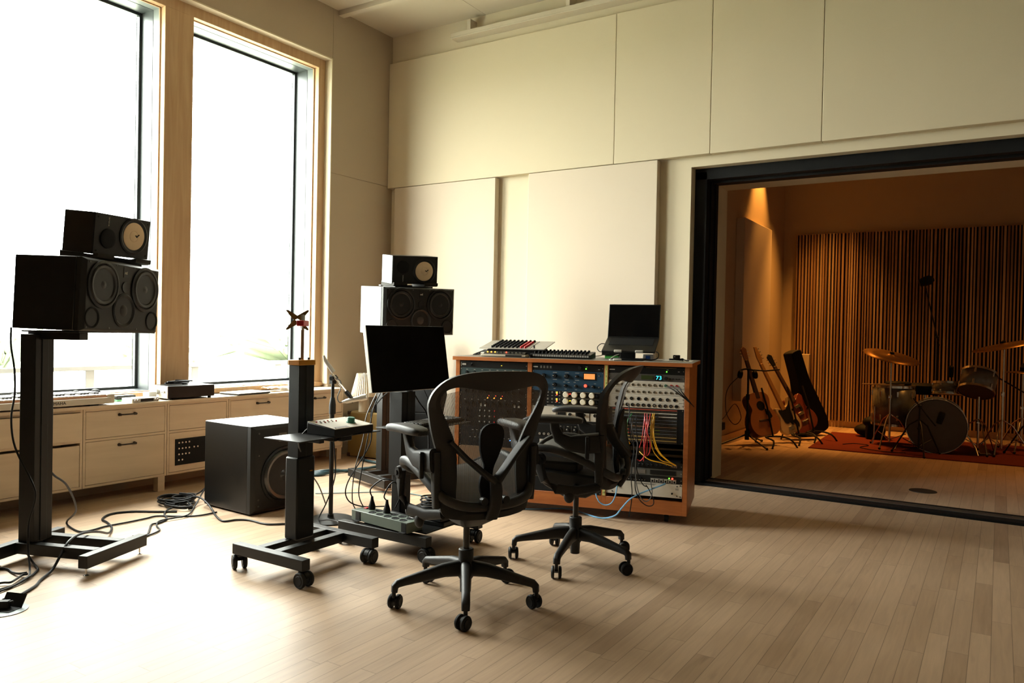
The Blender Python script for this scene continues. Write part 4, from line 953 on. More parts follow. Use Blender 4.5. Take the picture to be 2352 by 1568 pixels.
for r_ in range(10):
    zz = hh-.006-r_*.0216
    o = plate(PB, 'row_label', .03, .440, zz-.006, zz, cols[r_], .0012)
    if r_ in (1, 2): plate(PB, 'row_label', .325, .44, zz-.006, zz, OFFW, .0014)
    if r_ in (6, 7): plate(PB, 'row_label', .27, .335, zz-.006, zz, mat('tape_olive', (.16, .17, .02), .6), .0014); plate(PB, 'row_label', .10, .15, zz-.006, zz, cols[0], .0014)
    b = MB()
    for i in range(48): b.cyl((.034+i*.0086, -.001, zz-.0135), (.034+i*.0086, 0.0005, zz-.0135), .0027, seg=6)
    b.obj('socket_row', JM, PB, smooth=False)
z -= 5.0*U
z2 = z-2.62*U
g = gear('drive_enclosure', 'white box with black slots standing behind the hanging patch cables', 'box', 2, z-.06, 1.3, OFFW, .2); g.location = rw(BAY[2], .22, z2+.001)
plate(g, 'slot', .05, .16, .01, .03, BLACKM); plate(g, 'slot', .25, .46, .018, .045, BLACKM)
g = gear('preamp', 'black rack preamp with a row of round dials under the hanging cables', 'rack unit', 2, z2, 1, BLACK2)
for i in range(4):
    for d_ in (0, .024): put(g, 'knob', .205+i*.057+d_, .022, .0105, BLACKM, .01); put(g, 'lamp', .205+i*.057+d_+.005, .027, .002, GREYMET, .011)
for i in range(5): plate(g, 'button', .395+i*.011, .403+i*.011, .014, .03, mat('brown_button', (.14, .09, .06), .5), .004)
plate(g, 'label', .03, .13, .008, .036, OFFW); plate(g, 'window', .04, .09, .012, .032, BLACK2, .003); z2 -= U
g = gear('effects_unit', 'grey rack effects unit with a black lettered window, right bay', 'rack unit', 2, z2, 1, mat('mid_grey', (.085, .085, .075), .5))
plate(g, 'window', .28, .44, .008, .036, BLACK2, .003); plate(g, 'window', .03, .13, .010, .034, BLACK2, .003); legends(g, [(.34, .026), (.34, .019)], .035, .005); plate(g, 'panel', .17, .25, .010, .034, mat('taupe_panel', (.14, .12, .10), .5)); z2 -= U
g = gear('network_switch', 'black network switch with red and green lamps and a blue cable', 'rack unit', 2, z2, 1, BLACK2)
for i in range(6): plate(g, 'port', .285+i*.0275, .306+i*.0275, .004, .024, GREYMET, .003); plate(g, 'port_hole', .2895+i*.0275, .3015+i*.0275, .006, .018, BLACKM, .0035)
plate(g, 'trim_line', .283, .445, .0255, .028, PRINT); put(g, 'lamp', .400, .034, .004, LGREEN); put(g, 'lamp', .42, .033, .006, LRED)
for x in (.10, .16, .22): put(g, 'knob', x, .024, .008, BLACKM)
legends(g, [(.06+i*.017, .012) for i in range(12)], .005, .004); z2 -= U
g = gear('power_amplifier', 'tall off white rack panel at the bottom of the right bay', 'rack unit', 2, z2, 2, OFFW)
put(g, 'button', .075, .052, .008, GREENKNOB, .008); put(g, 'knob', .42, .028, .006, BLACKM); legends(g, [(.26, .080), (.25, .074)], .12, .003, DPRINT); legends(g, [(.45, .06), (.45, .053)], .02, .003, DPRINT)
for x, zz in ((.04, .014), (.45, .014), (.45, .074), (.47, .08), (.47, .010)): put(g, 'screw', x, zz, .004, BLACKM, .004)
# things on the gear desk top
ZT = 1.0217
t = thing('mixer', 'grey tilted mixer with rows of black and red knobs on the gear desk', 'mixer', rw(.13, .13, ZT), RY)
MB().prism([(0.02, .008), (.30, .008), (.30, .085), (.02, .048)], 0.04, .40, Matrix(((0, 0, 1, 0), (1, 0, 0, 0), (0, 1, 0, 0), (0, 0, 0, 1)))).obj('case', BLACK2, t, bev=.002)
tp = MB().box(-.01, .46, 0, .30, 0, .006).obj('face_panel', GREYMET, t, bev=.001, loc=(0, 0, .052), rot=(math.atan2(.052, .3), 0, 0))
kk = {}
for j in range(9):
    for i in range(8):
        m_ = REDAN if (j > 6 and i < 7) else BLACKM
        if m_.name not in kk: kk[m_.name] = MB().lathe([(.0085, 0), (.008, .012), (.0055, .015), (0, .015)], seg=10).obj('knob', m_, tp); kk[m_.name].location = (.08+j*.03, .025+i*.033, .006)
        else: rep(kk[m_.name], (.08+j*.03, .025+i*.033, .006))
for i in range(8): rep(kk[BLACKM.name], (.355, .025+i*.033, .002)).scale = (.4, .4, .6)
MB().box(.378, .386, .028, .036, .006, .028).obj('fader', BLACK2, tp)
for i in range(4): MB().cyl((.05+.105*i, .02 if i % 2 else .27, 0), (.05+.105*i, .02 if i % 2 else .27, .009), .012, seg=10).obj('foot', RUBBER, t)
t = thing('headphone_amplifier', 'small beige box with amber lamps in front of the tilted mixer', 'device', rw(.165, .035, ZT), RY)
MB().box(0, .325, .0, .085, .002, .020).obj('case', mat('beige_case', (.42, .36, .27), .5), t, bev=.006); MB().prism([(0, .020), (.07, .020), (.07, .036), (.03, .036)], .02, .315, Matrix(((0, 0, 1, 0), (1, 0, 0, 0), (0, 1, 0, 0), (0, 0, 0, 1)))).obj('control_strip', BLACK2, t, bev=.002)
for i, m_ in enumerate((LORANGE, LORANGE, LORANGE, BLACKM, BLACKM, LRED, BLACKM, BLACKM, BLACKM, BLACKM)): MB().lathe([(.0055, 0), (.005, .006), (0, .007)], seg=10).obj('knob' if m_ is BLACKM else 'lamp', m_, t, loc=(.045+i*.027, .022, .031), rot=(R(30), 0, 0))
MB().box(.18, .295, -.001, .03, .006, .017).obj('slot', BLACKM, t)
t = thing('synthesizer', 'black desktop synthesizer with two rows of knobs, left of the laptop', 'synthesizer', rw(.50, .10, ZT), RY)
MB().prism([(0, .003), (.16, .003), (.16, .048), (0, .028)], 0, .42, Matrix(((0, 0, 1, 0), (1, 0, 0, 0), (0, 1, 0, 0), (0, 0, 0, 1)))).obj('case', BLACK2, t, bev=.003)
k0 = None
for j in range(14):
    for i in range(3):
        p_ = (.03+j*.027, .025+i*.05, .031+i*.0062)
        if k0 is None: k0 = MB().lathe([(.0085, 0), (.0075, .014), (0, .014)], seg=10).obj('knob', BLACKM, t, loc=p_)
        else: rep(k0, p_)
m = MB()
for j in range(24): m.box(.02+j*.0162, .032+j*.0162, -.002, .012, .012, .024)
m.obj('keys', GREYMET, t)
t = thing('laptop', 'open black laptop with dark screen on a stand, right side of the gear desk', 'laptop', rw(.985, .13, ZT), RY)
MB().box(.05, .27, .02, .20, 0, .012).box(.11, .21, .09, .11, .01, .07).obj('stand', BLACKM, t, bev=.003)
b = MB().box(0, .352, 0, .235, 0, .012).obj('base', BLACK2, t, bev=.003, loc=(0, .0, .050), rot=(R(23), 0, 0))
MB().box(.03, .325, .10, .215, .012, .0135).obj('keyboard', BLACKM, b); MB().box(.11, .24, .012, .09, .012, .0126).obj('trackpad', BLACK2, b)
for x in (.085, .225): MB().box(x, x+.052, -.012, .004, .006, .022).obj('stop', GREYMET, b, bev=.004)
s_ = MB().box(0, .352, -.006, 0, 0, .235).obj('lid', BLACK2, t, bev=.003, loc=(0, .212, .148), rot=(R(-12), 0, 0))
MB().box(.008, .344, -.0068, -.006, .008, .227).obj('screen', mat('screen_glass', (0, 0, 0)), s_)
t = thing('audio_interface', 'small black interface box on a green stand, behind the laptop left side', 'device', rw(.93, .42, ZT), RY)
MB().box(0, .13, 0, .09, .022, .05).obj('case', BLACK2, t, bev=.003); MB().box(.02, .12, .01, .08, 0, .022).obj('stand', mat('bright_green', (.06, .42, .06), .5), t, bev=.003)
t = thing('hub', 'small silver adapter with white cable in front of the laptop stand', 'device', rw(1.08, .05, ZT), RY+.3); MB().box(0, .055, 0, .03, 0, .012).obj('case', WHITE, t, bev=.004)
cable('white_cable', [rw(1.085, .06, ZT+.01), rw(1.06, .05, ZT+.004), rw(1.05, .08, ZT+.006), rw(1.075, .13, ZT+.03), rw(1.10, .15, ZT+.04)], .0025, WHITE, 'short white cable curling in front of the laptop stand')
t = thing('drive', 'small box with blue end behind the right side of the laptop stand', 'device', rw(1.23, .33, ZT), RY); MB().box(0, .07, 0, .08, 0, .04).obj('case', GREYMET, t, bev=.003); MB().box(.02, .05, -.001, .0, .008, .03).obj('mark', mat('deep_blue', (.01, .06, .25), .5), t)
t = thing('paper', 'sheet of white paper at the right end of the gear desk', 'paper', rw(1.37, .23, ZT), RY+.02); MB().box(0, .19, 0, .27, 0, .0012).obj('sheet', mat('paper_white', (.72, .70, .64), .8), t, smooth=False)
t = thing('control_box', 'small black box with coiled lead lying on the white paper', 'device', rw(1.435, .30, ZT+.0145), RY); MB().box(0, .045, 0, .03, 0, .026).obj('case', BLACK2, t, bev=.004); MB().cyl((.012, -.001, .015), (.012, -.006, .015), .004).obj('button', GREYMET, t)
cable('coiled_lead', [rw(1.455+.045*math.cos(a), .32+.03*math.sin(a), ZT+.005+.0006*k) for k, a in enumerate([i*.7 for i in range(20)])]+[rw(1.52, .31, ZT+.006), rw(1.54, .30, ZT+.006)], .0035, CABLE, 'black lead coiled on the white paper')
cable('laptop_cable', [rw(.99, .30, ZT+.1), rw(.955, .28, ZT+.105), rw(.935, .24, ZT+.08), rw(.95, .22, ZT+.055), rw(.975, .22, ZT+.05)], .0028, CABLE, 'black cable looping from the left side of the laptop')
cable('power_cable', [rw(1.325, .28, ZT+.06), rw(1.345, .25, ZT+.05), rw(1.345, .22, ZT+.02), rw(1.31, .22, ZT+.006), rw(1.27, .24, ZT+.006)], .0035, CABLE, 'black cable looping down right of the laptop stand')
for k in range(3): cable('mixer_cable', [rw(.165, .20+.03*k, ZT+.03), rw(.10, .22+.04*k, ZT+.028+.006*k), rw(.03, .26+.05*k, ZT+.006), rw(.0, .40+.04*k, ZT+.005), rw(.02, .60+.02*k, ZT+.005)], .0035, CABLE, ('first', 'second', 'third')[k]+' black cable leaving the left side of the mixer, counted from the front', group='mixer cables')
cable('synthesizer_cable', [rw(.92, .2, ZT+.02), rw(.95, .22, ZT+.022), rw(.97, .30, ZT+.03), rw(.99, .42, ZT+.035)], .0025, CABLE, 'thin black cable from the synthesizer to the green stand box')
# patch cables
def rc(nm, P, r, m, label, grp): return cable(nm, [rw(x, y, z) for x, y, z in P], r, m, label, group=grp)
def drape(P, k): # start in the socket, hang forward
    n = len(P); return [(x, -.006 if i == 0 else -.02-.02*math.sin(PI*i/(n-1))-.006*k, z) for i, (x, z) in enumerate(P)]
RC = (('leftmost red patch cable, ending high on the left', [(1.298, .671), (1.296, .598), (1.288, .534), (1.271, .476)]), ('straight bright red patch cable in the front of the bundle', [(1.299, .695), (1.306, .65), (1.317, .587), (1.323, .524), (1.321, .46), (1.313, .422)]),
      ('red patch cable crossing to the left behind the front one', [(1.313, .694), (1.32, .644), (1.324, .6), (1.314, .523), (1.306, .459), (1.301, .395)]), ('rightmost red patch cable, bulging to the right', [(1.335, .696), (1.332, .645), (1.324, .587), (1.339, .538), (1.345, .5), (1.34, .455), (1.325, .432)]),
      ('dark red patch cable hanging lowest in the bundle', [(1.318, .672), (1.31, .58), (1.305, .5), (1.31, .44), (1.285, .40), (1.255, .41)]))
for k, (lb, P) in enumerate(RC): rc('patch_cable', drape(P, k), .0032, RED, lb, 'red patch cables')
YC = (('leftmost yellow patch cable from the patch bay', [(1.35, .695), (1.345, .646), (1.345, .576), (1.352, .5), (1.372, .451), (1.417, .407), (1.466, .395), (1.503, .378)]), ('middle yellow patch cable from the patch bay', [(1.36, .695), (1.355, .64), (1.357, .558), (1.377, .489), (1.416, .438), (1.469, .401), (1.503, .382)]),
      ('rightmost yellow patch cable from the patch bay', [(1.361, .675), (1.362, .602), (1.37, .539), (1.4, .466), (1.454, .413), (1.5, .383)]), ('yellow cable running low from the red bundle to the right', [(1.27, .45), (1.32, .42), (1.36, .405), (1.42, .395), (1.48, .378)]),
      ('short yellow cable beside the second chair spine', [(1.16, .66), (1.165, .63), (1.175, .605), (1.195, .54), (1.215, .50)]))
for k, (lb, P) in enumerate(YC): rc('patch_cable', drape(P, k*.6+1), .0034, YEL, lb, 'yellow patch cables')
rc('patch_cable', drape([(1.218, .688), (1.197, .644), (1.195, .58), (1.204, .497), (1.215, .405), (1.205, .392)], 2), .0034, GRN, 'green patch cable hanging beside the second chair backrest', 'green patch cables')
rc('hanging_cable', drape([(1.194, .752), (1.206, .702), (1.204, .628), (1.222, .53), (1.246, .468), (1.25, .392), (1.253, .275), (1.258, .215), (1.284, .154), (1.328, .12), (1.365, .123), (1.372, .153), (1.346, .21), (1.32, .246)], 2.5), .0032, CABLE, 'black cable hanging from the jack panels and looping over the white panel', 'black hanging cables')
rc('hanging_cable', drape([(1.209, .689), (1.217, .594), (1.242, .5), (1.24, .423), (1.232, .359), (1.23, .273), (1.237, .194), (1.229, .1), (1.217, .035)], 3.5), .0032, CABLE, 'black cable hanging straight down to just above the floor', 'black hanging cables')
rc('hanging_cable', drape([(1.228, .668), (1.223, .62), (1.238, .55), (1.263, .514), (1.261, .453), (1.256, .38), (1.262, .26), (1.29, .17), (1.33, .145), (1.36, .19), (1.35, .27)], 3), .0032, GREYC, 'grey cable hanging in the middle of the dark cable bundle', 'black hanging cables')
rc('hanging_cable', drape([(1.245, .672), (1.25, .60), (1.262, .54), (1.27, .47), (1.26, .40), (1.265, .33), (1.30, .25), (1.33, .235)], 2), .003, CABLE, 'short black cable at the right of the dark cable bundle', 'black hanging cables')
for k in range(3): rc('jack_cable', [(1.445+k*.0345-.028, -.004, .878-.003*k), (1.46+k*.028, -.03, .862), (1.50+k*.016, -.045, .84), (1.545+k*.008, -.035, .805), (1.585, -.01, .77), (1.592, .12, .74)], .0035, CABLE, ('first', 'second', 'third')[k]+' black cable from the jack panel round the desk side, counted from the left', 'jack panel cables')
rc('network_cable', [(.985, -.03, .215), (.997, -.04, .194), (1.007, -.045, .151), (1.029, -.05, .115), (1.068, -.05, .099), (1.107, -.05, .117), (1.131, -.05, .17), (1.138, -.045, .227), (1.129, -.02, .269)], .0042, BLU, 'light blue cable loop hanging over the yellow taped post', 'blue cables')
cable('network_cable', [rw(1.437, -.004, .256), rw(1.40, -.03, .242), rw(1.307, -.04, .2), rw(1.253, -.05, .172), rw(1.215, -.06, .142), rw(1.174, -.07, .091), rw(1.137, -.075, .045), V((-2.12, 4.49, .008)), V((-2.188, 4.49, .006)), V((-2.297, 4.54, .006)), V((-2.421, 4.58, .006)), V((-2.50, 4.55, .006)), V((-2.60, 4.45, .006)), V((-2.75, 4.35, .006))], .005, BLU, 'light blue cable from the network switch down onto the floor', group='blue cables')
# ------------------------------------------------------------------ power strip and clutter at the foot of the screen column
t = thing('power_strip', 'grey green metal power strip with round sockets on the column base', 'power strip', (-2.785, 3.145, .1385), R(-7))
MB().box(-.225, .225, -.055, .055, 0, .055).obj('case', SEAFOAM, t, bev=.002)
s0 = None
for i in range(5):
    for j in range(2):
        p_ = (-.085+i*.062, -.026+j*.05, .0552)
        if s0 is None: s0 = MB().lathe([(.021, 0), (.021, .002), (.017, .002), (.016, -.0005), (0, -.0005)], seg=20).obj('socket', BLACKM, t, loc=p_); MB().cyl((-.006, 0, 0), (-.006, 0, .003), .0022, seg=6).cyl((.006, 0, 0), (.006, 0, .003), .0022, seg=6).obj('pin', CHROME, s0)
        else:
            c = tree(s0); c.location = p_; c.parent = t
MB().box(-.19, -.165, .0, .022, .055, .061).obj('switch', RED, t, bev=.002)
for x in (-.17, .2): MB().box(x-.02, x+.02, -.075, -.055, 0, .004).box(x-.018, x+.018, -.0575, -.055, 0, .05).obj('end_bracket', BLACK2, t)
def plug(x, y, label, pts):
    c = math.cos(R(-7)); s_ = math.sin(R(-7)); p = V((-2.785+c*x-s_*y, 3.145+s_*x+c*y, .1385+.0565))
    t = thing('power_plug', label, 'plug', p, R(-7), 'power plugs')
    MB().lathe([(.019, 0), (.020, .014), (.015, .03), (.009, .05), (.0065, .07), (0, .07)], seg=14).obj('plug_body', RUBBER, t)
    MB().tube([V((0, 0, .065))]+[V(q)-p for q in pts], .0038, 8, smooth=6).obj('lead', CABLE, t, rot=(0, 0, R(7)))
plug(-.147, .024, 'black power plug nearest the red switch of the power strip', [(-2.945, 3.19, .30), (-2.91, 3.22, .345), (-2.87, 3.24, .36), (-2.82, 3.26, .34), (-2.80, 3.28, .28), (-2.83, 3.27, .20)])
plug(-.085+.062, .024, 'black power plug further right on the power strip', [(-2.825, 3.17, .28), (-2.815, 3.19, .33), (-2.80, 3.22, .355), (-2.75, 3.26, .35)])
t = thing('power_adapter', 'flat black power adapter with silver edge behind the power strip', 'adapter', (-2.74, 3.215, .1385), R(-9)); MB().box(-.10, .09, -.012, .02, 0, .05).obj('case', BLACK2, t, bev=.005); MB().box(-.098, .088, -.0135, -.011, .040, .046).obj('edge', CHROME, t)
t = thing('power_adapter', 'bulky brown black power adapter plugged in at the right end of the power strip', 'adapter', (-2.615, 3.185, .1385), R(-10)); MB().sweep([(-.06, 0, .075), (-.02, 0, .085), (.015, 0, .085), (.03, 0, .085)], [(.045, .045), (.06, .055), (.06, .06), (.05, .05)]).box(-.03, .03, -.025, .025, 0, .06).sweep([(.02, .0, .085), (.055, 0, .088)], [(.055, .058), (.05, .05)]).obj('case', mat('brown_black', (.03, .022, .015), .4), t, bev=.006)
for k, (z0, r_) in enumerate(((.1385, 4), (.165, -6), (.19, 9))):
    t = thing('black_box', ('bottom', 'middle', 'top')[k]+' flat black box of the stack behind the power strip', 'box', (-2.62, 3.35+.01*k, z0), R(r_), 'stacked boxes'); MB().box(-.13, .12, -.08, .08, 0, .0235).obj('case', BLACK2, t, bev=.003)
random.seed(4)
for k, lb in enumerate(('wide black cable coil on the box stack below the chair seat', 'smaller grey cable coil lying over the black one under the seat')):
    pts = [(-2.60+.02*k+(.085-.02*k)*math.cos(a)+random.uniform(-.008, .008), 3.34+(.07-.015*k)*math.sin(a)+random.uniform(-.006, .006), .222+.0018*i+.012*k) for i, a in enumerate([j*.75 for j in range(34-8*k)])]
    cable('cable_coil', pts, .0042, (CABLE, GREYC)[k], lb, group='cable coils')
# ------------------------------------------------------------------ cables on the floor
def fc(nm, L, r, m, label, grp='floor cables', sm=6): return cable(nm, L, r, m, label, 'cable', grp, sm)
fc('speaker_cable', [(-4.08, 2.02, .47), (-4.10, 2.07, .41), (-4.16, 2.17, .33), (-4.35, 2.32, .15), (-4.60, 2.40, .03), (-4.55, 2.39, .007), (-4.4, 2.37, .007), (-4.38, 2.43, .007), (-4.4, 2.52, .007), (-4.39, 2.64, .007), (-4.39, 2.76, .007), (-4.39, 2.84, .007), (-4.27, 2.92, .007), (-4.2, 3.0, .007), (-4.19, 3.12, .007)], .0055, CABLE, 'black cable hanging from the left speaker pole and running along the floor to the subwoofer')
fc('power_cable', [(-4.4, 2.98, .007), (-4.5, 2.9, .007), (-4.62, 2.81, .007), (-4.66, 2.7, .007), (-4.58, 2.6, .007), (-4.47, 2.57, .007), (-4.34, 2.52, .007), (-4.2, 2.42, .02), (-4.05, 2.28, .08), (-3.97, 2.18, .112), (-3.92, 2.10, .122), (-3.86, 2.02, .112), (-3.82, 1.96, .06), (-3.79, 1.91, .015), (-3.71, 1.82, .007), (-3.64, 1.76, .007), (-3.57, 1.66, .007), (-3.55, 1.61, .007), (-3.50, 1.57, .03)], .0065, CABLE, 'thick black cable crossing over the left stand base to the floor socket')
fc('speaker_cable', [(-4.10, 1.86, 1.17), (-4.10, 1.86, 1.08), (-4.085, 1.87, .96), (-4.08, 1.87, .84), (-4.10, 1.865, .72), (-4.07, 1.87, .58), (-3.97, 1.90, .42), (-3.95, 1.91, .34), (-3.97, 1.89, .22), (-3.93, 1.87, .10), (-3.86, 1.845, .02), (-3.80, 1.81, .007), (-3.77, 1.78, .007), (-3.74, 1.74, .007), (-3.71, 1.68, .007), (-3.69, 1.62, .007)], .0048, CABLE, 'thin black cable hanging down in front of the left speaker pole')
fc('power_cable', [(-4.12, 2.0, .14), (-4.16, 1.98, .13), (-4.12, 1.93, .09), (-4.03, 1.93, .02), (-3.94, 1.91, .007), (-3.88, 1.89, .007), (-3.82, 1.84, .007), (-3.78, 1.8, .014), (-3.73, 1.72, .007), (-3.72, 1.65, .007), (-3.70, 1.60, .007)], .0055, CABLE, 'black cable curling round under the left stand base')
fc('power_cable', [(-3.82, 1.815, .016), (-3.835, 1.80, .012), (-3.80, 1.76, .012), (-3.77, 1.72, .012), (-3.79, 1.70, .012), (-3.82, 1.66, .008)], .0055, CABLE, 'black cable at the left edge of the photo, second from the front')
fc('power_cable', [(-3.83, 1.815, .02), (-3.87, 1.80, .012), (-3.93, 1.80, .007), (-4.0, 1.81, .007), (-4.06, 1.78, .007)], .0055, CABLE, 'black cable at the left edge of the photo, farthest from the camera')
random.seed(21)
for k, (cx_, cy_, rx, ry, n_, lb) in enumerate(((-4.62, 3.12, .13, .10, 40, 'main black cable coil on the floor left of the subwoofer'), (-4.50, 3.06, .12, .055, 26, 'flat black cable loop in front of the floor coil'), (-4.60, 3.17, .075, .07, 22, 'small black cable loop on top of the floor coil'))):
    pts = [(cx_+rx*math.cos(a)*random.uniform(.85, 1.1), cy_+ry*math.sin(a)*random.uniform(.85, 1.1), .008+.0011*i+(.02 if k == 2 else 0)) for i, a in enumerate([j*.7 for j in range(n_)])]
    fc('cable_coil', pts, .0055, CABLE, lb, 'floor cable coils', 5)
fc('power_cable', [(-4.50, 3.40, .26), (-4.53, 3.36, .16), (-4.58, 3.28, .06), (-4.62, 3.2, .03), (-4.55, 3.12, .02), (-4.5, 3.06, .02), (-4.46, 2.95, .012), (-4.38, 2.88, .007), (-4.28, 2.83, .007), (-4.23, 2.75, .007), (-4.23, 2.7, .007), (-4.14, 2.63, .007), (-4.05, 2.56, .007), (-3.98, 2.48, .02), (-3.93, 2.40, .05)], .0055, CABLE, 'black cable from behind the subwoofer through the coil to the left stand')
fc('power_cable', [(-4.49, 3.37, .30), (-4.51, 3.33, .2), (-4.52, 3.26, .08), (-4.44, 3.14, .012), (-4.28, 2.99, .012), (-4.24, 2.92, .012), (-4.25, 2.85, .012), (-4.25, 2.76, .012), (-4.18, 2.7, .007), (-4.09, 2.66, .007), (-4.05, 2.61, .007), (-4.02, 2.53, .007), (-3.96, 2.45, .02)], .005, CABLE, 'second black cable twisted beside the one from the subwoofer to the left stand')
fc('power_cable', [(-4.60, 3.12, .03), (-4.53, 3.16, .05), (-4.44, 3.17, .06), (-4.33, 3.15, .04), (-4.23, 3.12, .01), (-4.12, 3.06, .007), (-3.97, 3.0, .007), (-3.93, 3.07, .007), (-3.86, 3.11, .007), (-3.7, 3.11, .007), (-3.60, 3.20, .007), (-3.5, 3.25, .007)], .006, CABLE, 'black cable running along the front of the subwoofer to the lift column')
fc('network_cable', [(-4.12, 3.89, .006), (-3.99, 4.01, .006), (-3.76, 4.24, .006), (-3.60, 4.30, .006), (-3.35, 4.28, .006), (-3.1, 4.2, .006)], .0035, mat('teal_cable', (.06, .16, .2), .45), 'thin teal cable crossing the floor behind the microphone stand')
for k in range(4): fc('multicore_cable', [(-4.75, 4.3+.02*k, .012), (-4.6, 4.36+.025*k, .014+.008*k), (-4.58, 4.5+.02*k, .016+.01*(k % 2)), (-4.55, 4.68-.02*k, .014), (-4.50, 4.85-.03*k, .014), (-4.40, 5.0, .014+.01*k)], .010, DBLU, ('first', 'second', 'third', 'fourth')[k]+' thick dark blue cable of the run behind the microphone stand', 'thick blue cables')
random.seed(8)
for k, (x, y, rx, ry) in enumerate(((-4.35, 5.35, .38, .20), (-4.25, 5.45, .34, .22), (-4.40, 5.25, .30, .16), (-4.05, 5.40, .36, .24))):
    pts = [(x+rx*math.cos(a)+random.uniform(-.03, .03), y+ry*math.sin(a)+random.uniform(-.02, .02), .014+.012*k+.004*i+.02*math.sin(a*1.7)) for i, a in enumerate([j*.6+k for j in range(16)])]
    fc('multicore_cable', pts, .012, DBLU, ('lowest', 'second', 'third', 'topmost')[k]+' loop of thick petrol blue cable piled behind the screen column', 'thick blue cables')
fc('multicore_cable', [(-3.9, 5.5, .02), (-3.82, 5.6, .12), (-3.72, 5.62, .22), (-3.60, 5.55, .16), (-3.5, 5.4, .04)], .013, DBLU, 'thick petrol blue cable arching up behind the front chair armrest', 'thick blue cables')
fc('power_cable', [(-4.8, 5.1, .014), (-4.9, 5.2, .014), (-4.86, 5.14, .016), (-4.7, 5.08, .016), (-4.55, 5.1, .014), (-4.5, 5.2, .014)], .012, DBLU, 'thick dark cable loop on the floor by the tan case', 'thick blue cables')
# hanging thin cables between screen, trays and floor
H = 'hanging thin cables'
def hc(L, r, label, m=CABLE): return cable('hanging_cable', L, r, m, label, 'cable', H)
hc([(-2.89, 3.18, .86), (-2.93, 3.17, .78), (-2.96, 3.16, .70), (-2.97, 3.15, .58), (-3.02, 3.14, .40), (-3.05, 3.16, .22), (-3.02, 3.2, .14)], .0032, 'thin grey cable dropping from the lower left corner of the screen', GREYC)
hc([(-2.88, 3.20, .86), (-2.93, 3.19, .76), (-2.955, 3.18, .62), (-3.0, 3.18, .42), (-3.04, 3.2, .25), (-3.0, 3.24, .14)], .0032, 'thin black cable dropping from the lower left corner of the screen')
hc([(-2.885, 3.30, .86), (-2.93, 3.27, .82), (-2.97, 3.22, .74), (-2.97, 3.21, .68), (-2.965, 3.20, .55), (-3.05, 3.12, .34), (-3.06, 3.13, .24), (-3.0, 3.18, .20), (-2.9, 3.26, .20)], .0036, 'black cable curving out left of the screen column and down to its base')
hc([(-2.86, 3.42, .86), (-2.84, 3.47, .78), (-2.80, 3.50, .70), (-2.80, 3.52, .55), (-2.78, 3.50, .35), (-2.72, 3.48, .2)], .0045, 'thick black cable hanging under the middle of the screen')
hc([(-2.85, 3.52, .86), (-2.82, 3.56, .74), (-2.80, 3.58, .60), (-2.74, 3.60, .40), (-2.68, 3.58, .30), (-2.64, 3.5, .22)], .003, 'thin black cable hanging under the right half of the screen')
hc([(-2.84, 3.58, .86), (-2.80, 3.63, .72), (-2.78, 3.66, .52), (-2.70, 3.70, .36), (-2.62, 3.66, .34), (-2.60, 3.55, .3), (-2.60, 3.45, .24)], .003, 'thin grey cable hanging nearest the wall outlet', GREYC)
hc([(-2.86, 2.66, .70), (-2.89, 2.655, .685), (-2.92, 2.64, .62), (-3.02, 2.80, .46), (-3.1, 2.95, .34), (-3.15, 3.05, .22)], .0038, 'grey cable running diagonally down from the white topped controller', GREYC)
hc([(-3.47, 3.40, .62), (-3.46, 3.41, .5), (-3.45, 3.42, .35), (-3.46, 3.42, .25), (-3.49, 3.39, .12), (-3.52, 3.36, .03), (-3.45, 3.3, .03), (-3.36, 3.28, .05), (-3.25, 3.25, .06), (-3.15, 3.2, .03)], .004, 'black cable running down the microphone stand pole and over its base')
# floor socket by the left edge
t = thing('floor_socket', 'round grey floor socket with open lid and black plug, bottom left corner', 'floor socket', (-3.455, 1.555, 0), R(20))
MB().lathe([(0, 0), (.085, 0), (.085, .003), (.07, .004), (0, .004)], seg=32).obj('ring', mat('grey_socket_metal', (.16, .18, .18), .4, .5), t)
MB().box(-.05, .05, -.03, .03, .004, .006).obj('opening', BLACKM, t); MB().box(-.05, .05, -.002, .002, 0, .055).obj('lid', BLACK2, t, loc=(0, .033, .005), rot=(R(-30), 0, 0))
t = thing('power_plug', 'black angled plug standing in the grey floor socket', 'plug', (-3.47, 1.555, .0075), R(40)); MB().box(-.02, .025, -.015, .015, 0, .03).tube([(.02, 0, .02), (.04, 0, .024)], .007).obj('plug_body', RUBBER, t, bev=.003)

# ------------------------------------------------------------------ the drum room
RUG = fabricmat('red_rug', (.13, .022, .012), .5)
o = MB().prism([(-1.72, 8.72), (1.6, 8.86), (1.55, 10.55), (-1.76, 10.36)], .001, .010).obj('rug', RUG, smooth=False); tag(o, 'dark red rug under the drum kit', 'rug')
o = MB().lathe([(0, 0), (.10, 0), (.098, .004), (0, .004)], (-.485, 6.87, 0), seg=32).obj('floor_cover', mat('dark_cover', (.02, .02, .018), .6)); tag(o, 'round dark floor cover just past the door track', 'cover')
PEARL = mat('grey_pearl', (.13, .135, .13), .3, .1, var=.55, scale=14, coat=.4)
HEAD = mat('clear_drum_head', (.075, .062, .042), .35)
BRASS = mat('aged_bronze_cymbal', (.30, .155, .05), .38, .8)
def lugs(t, n, r, z0, z1, l=.05):
    for k in range(n):
        a = 2*PI*k/n+.3
        for z in (z0, z1): MB().box(-.008, .012, -.010, .010, -l/2, l/2).obj('lug', CHROME, t, bev=.003, loc=(r*math.cos(a), r*math.sin(a), z), rot=(0, 0, a))
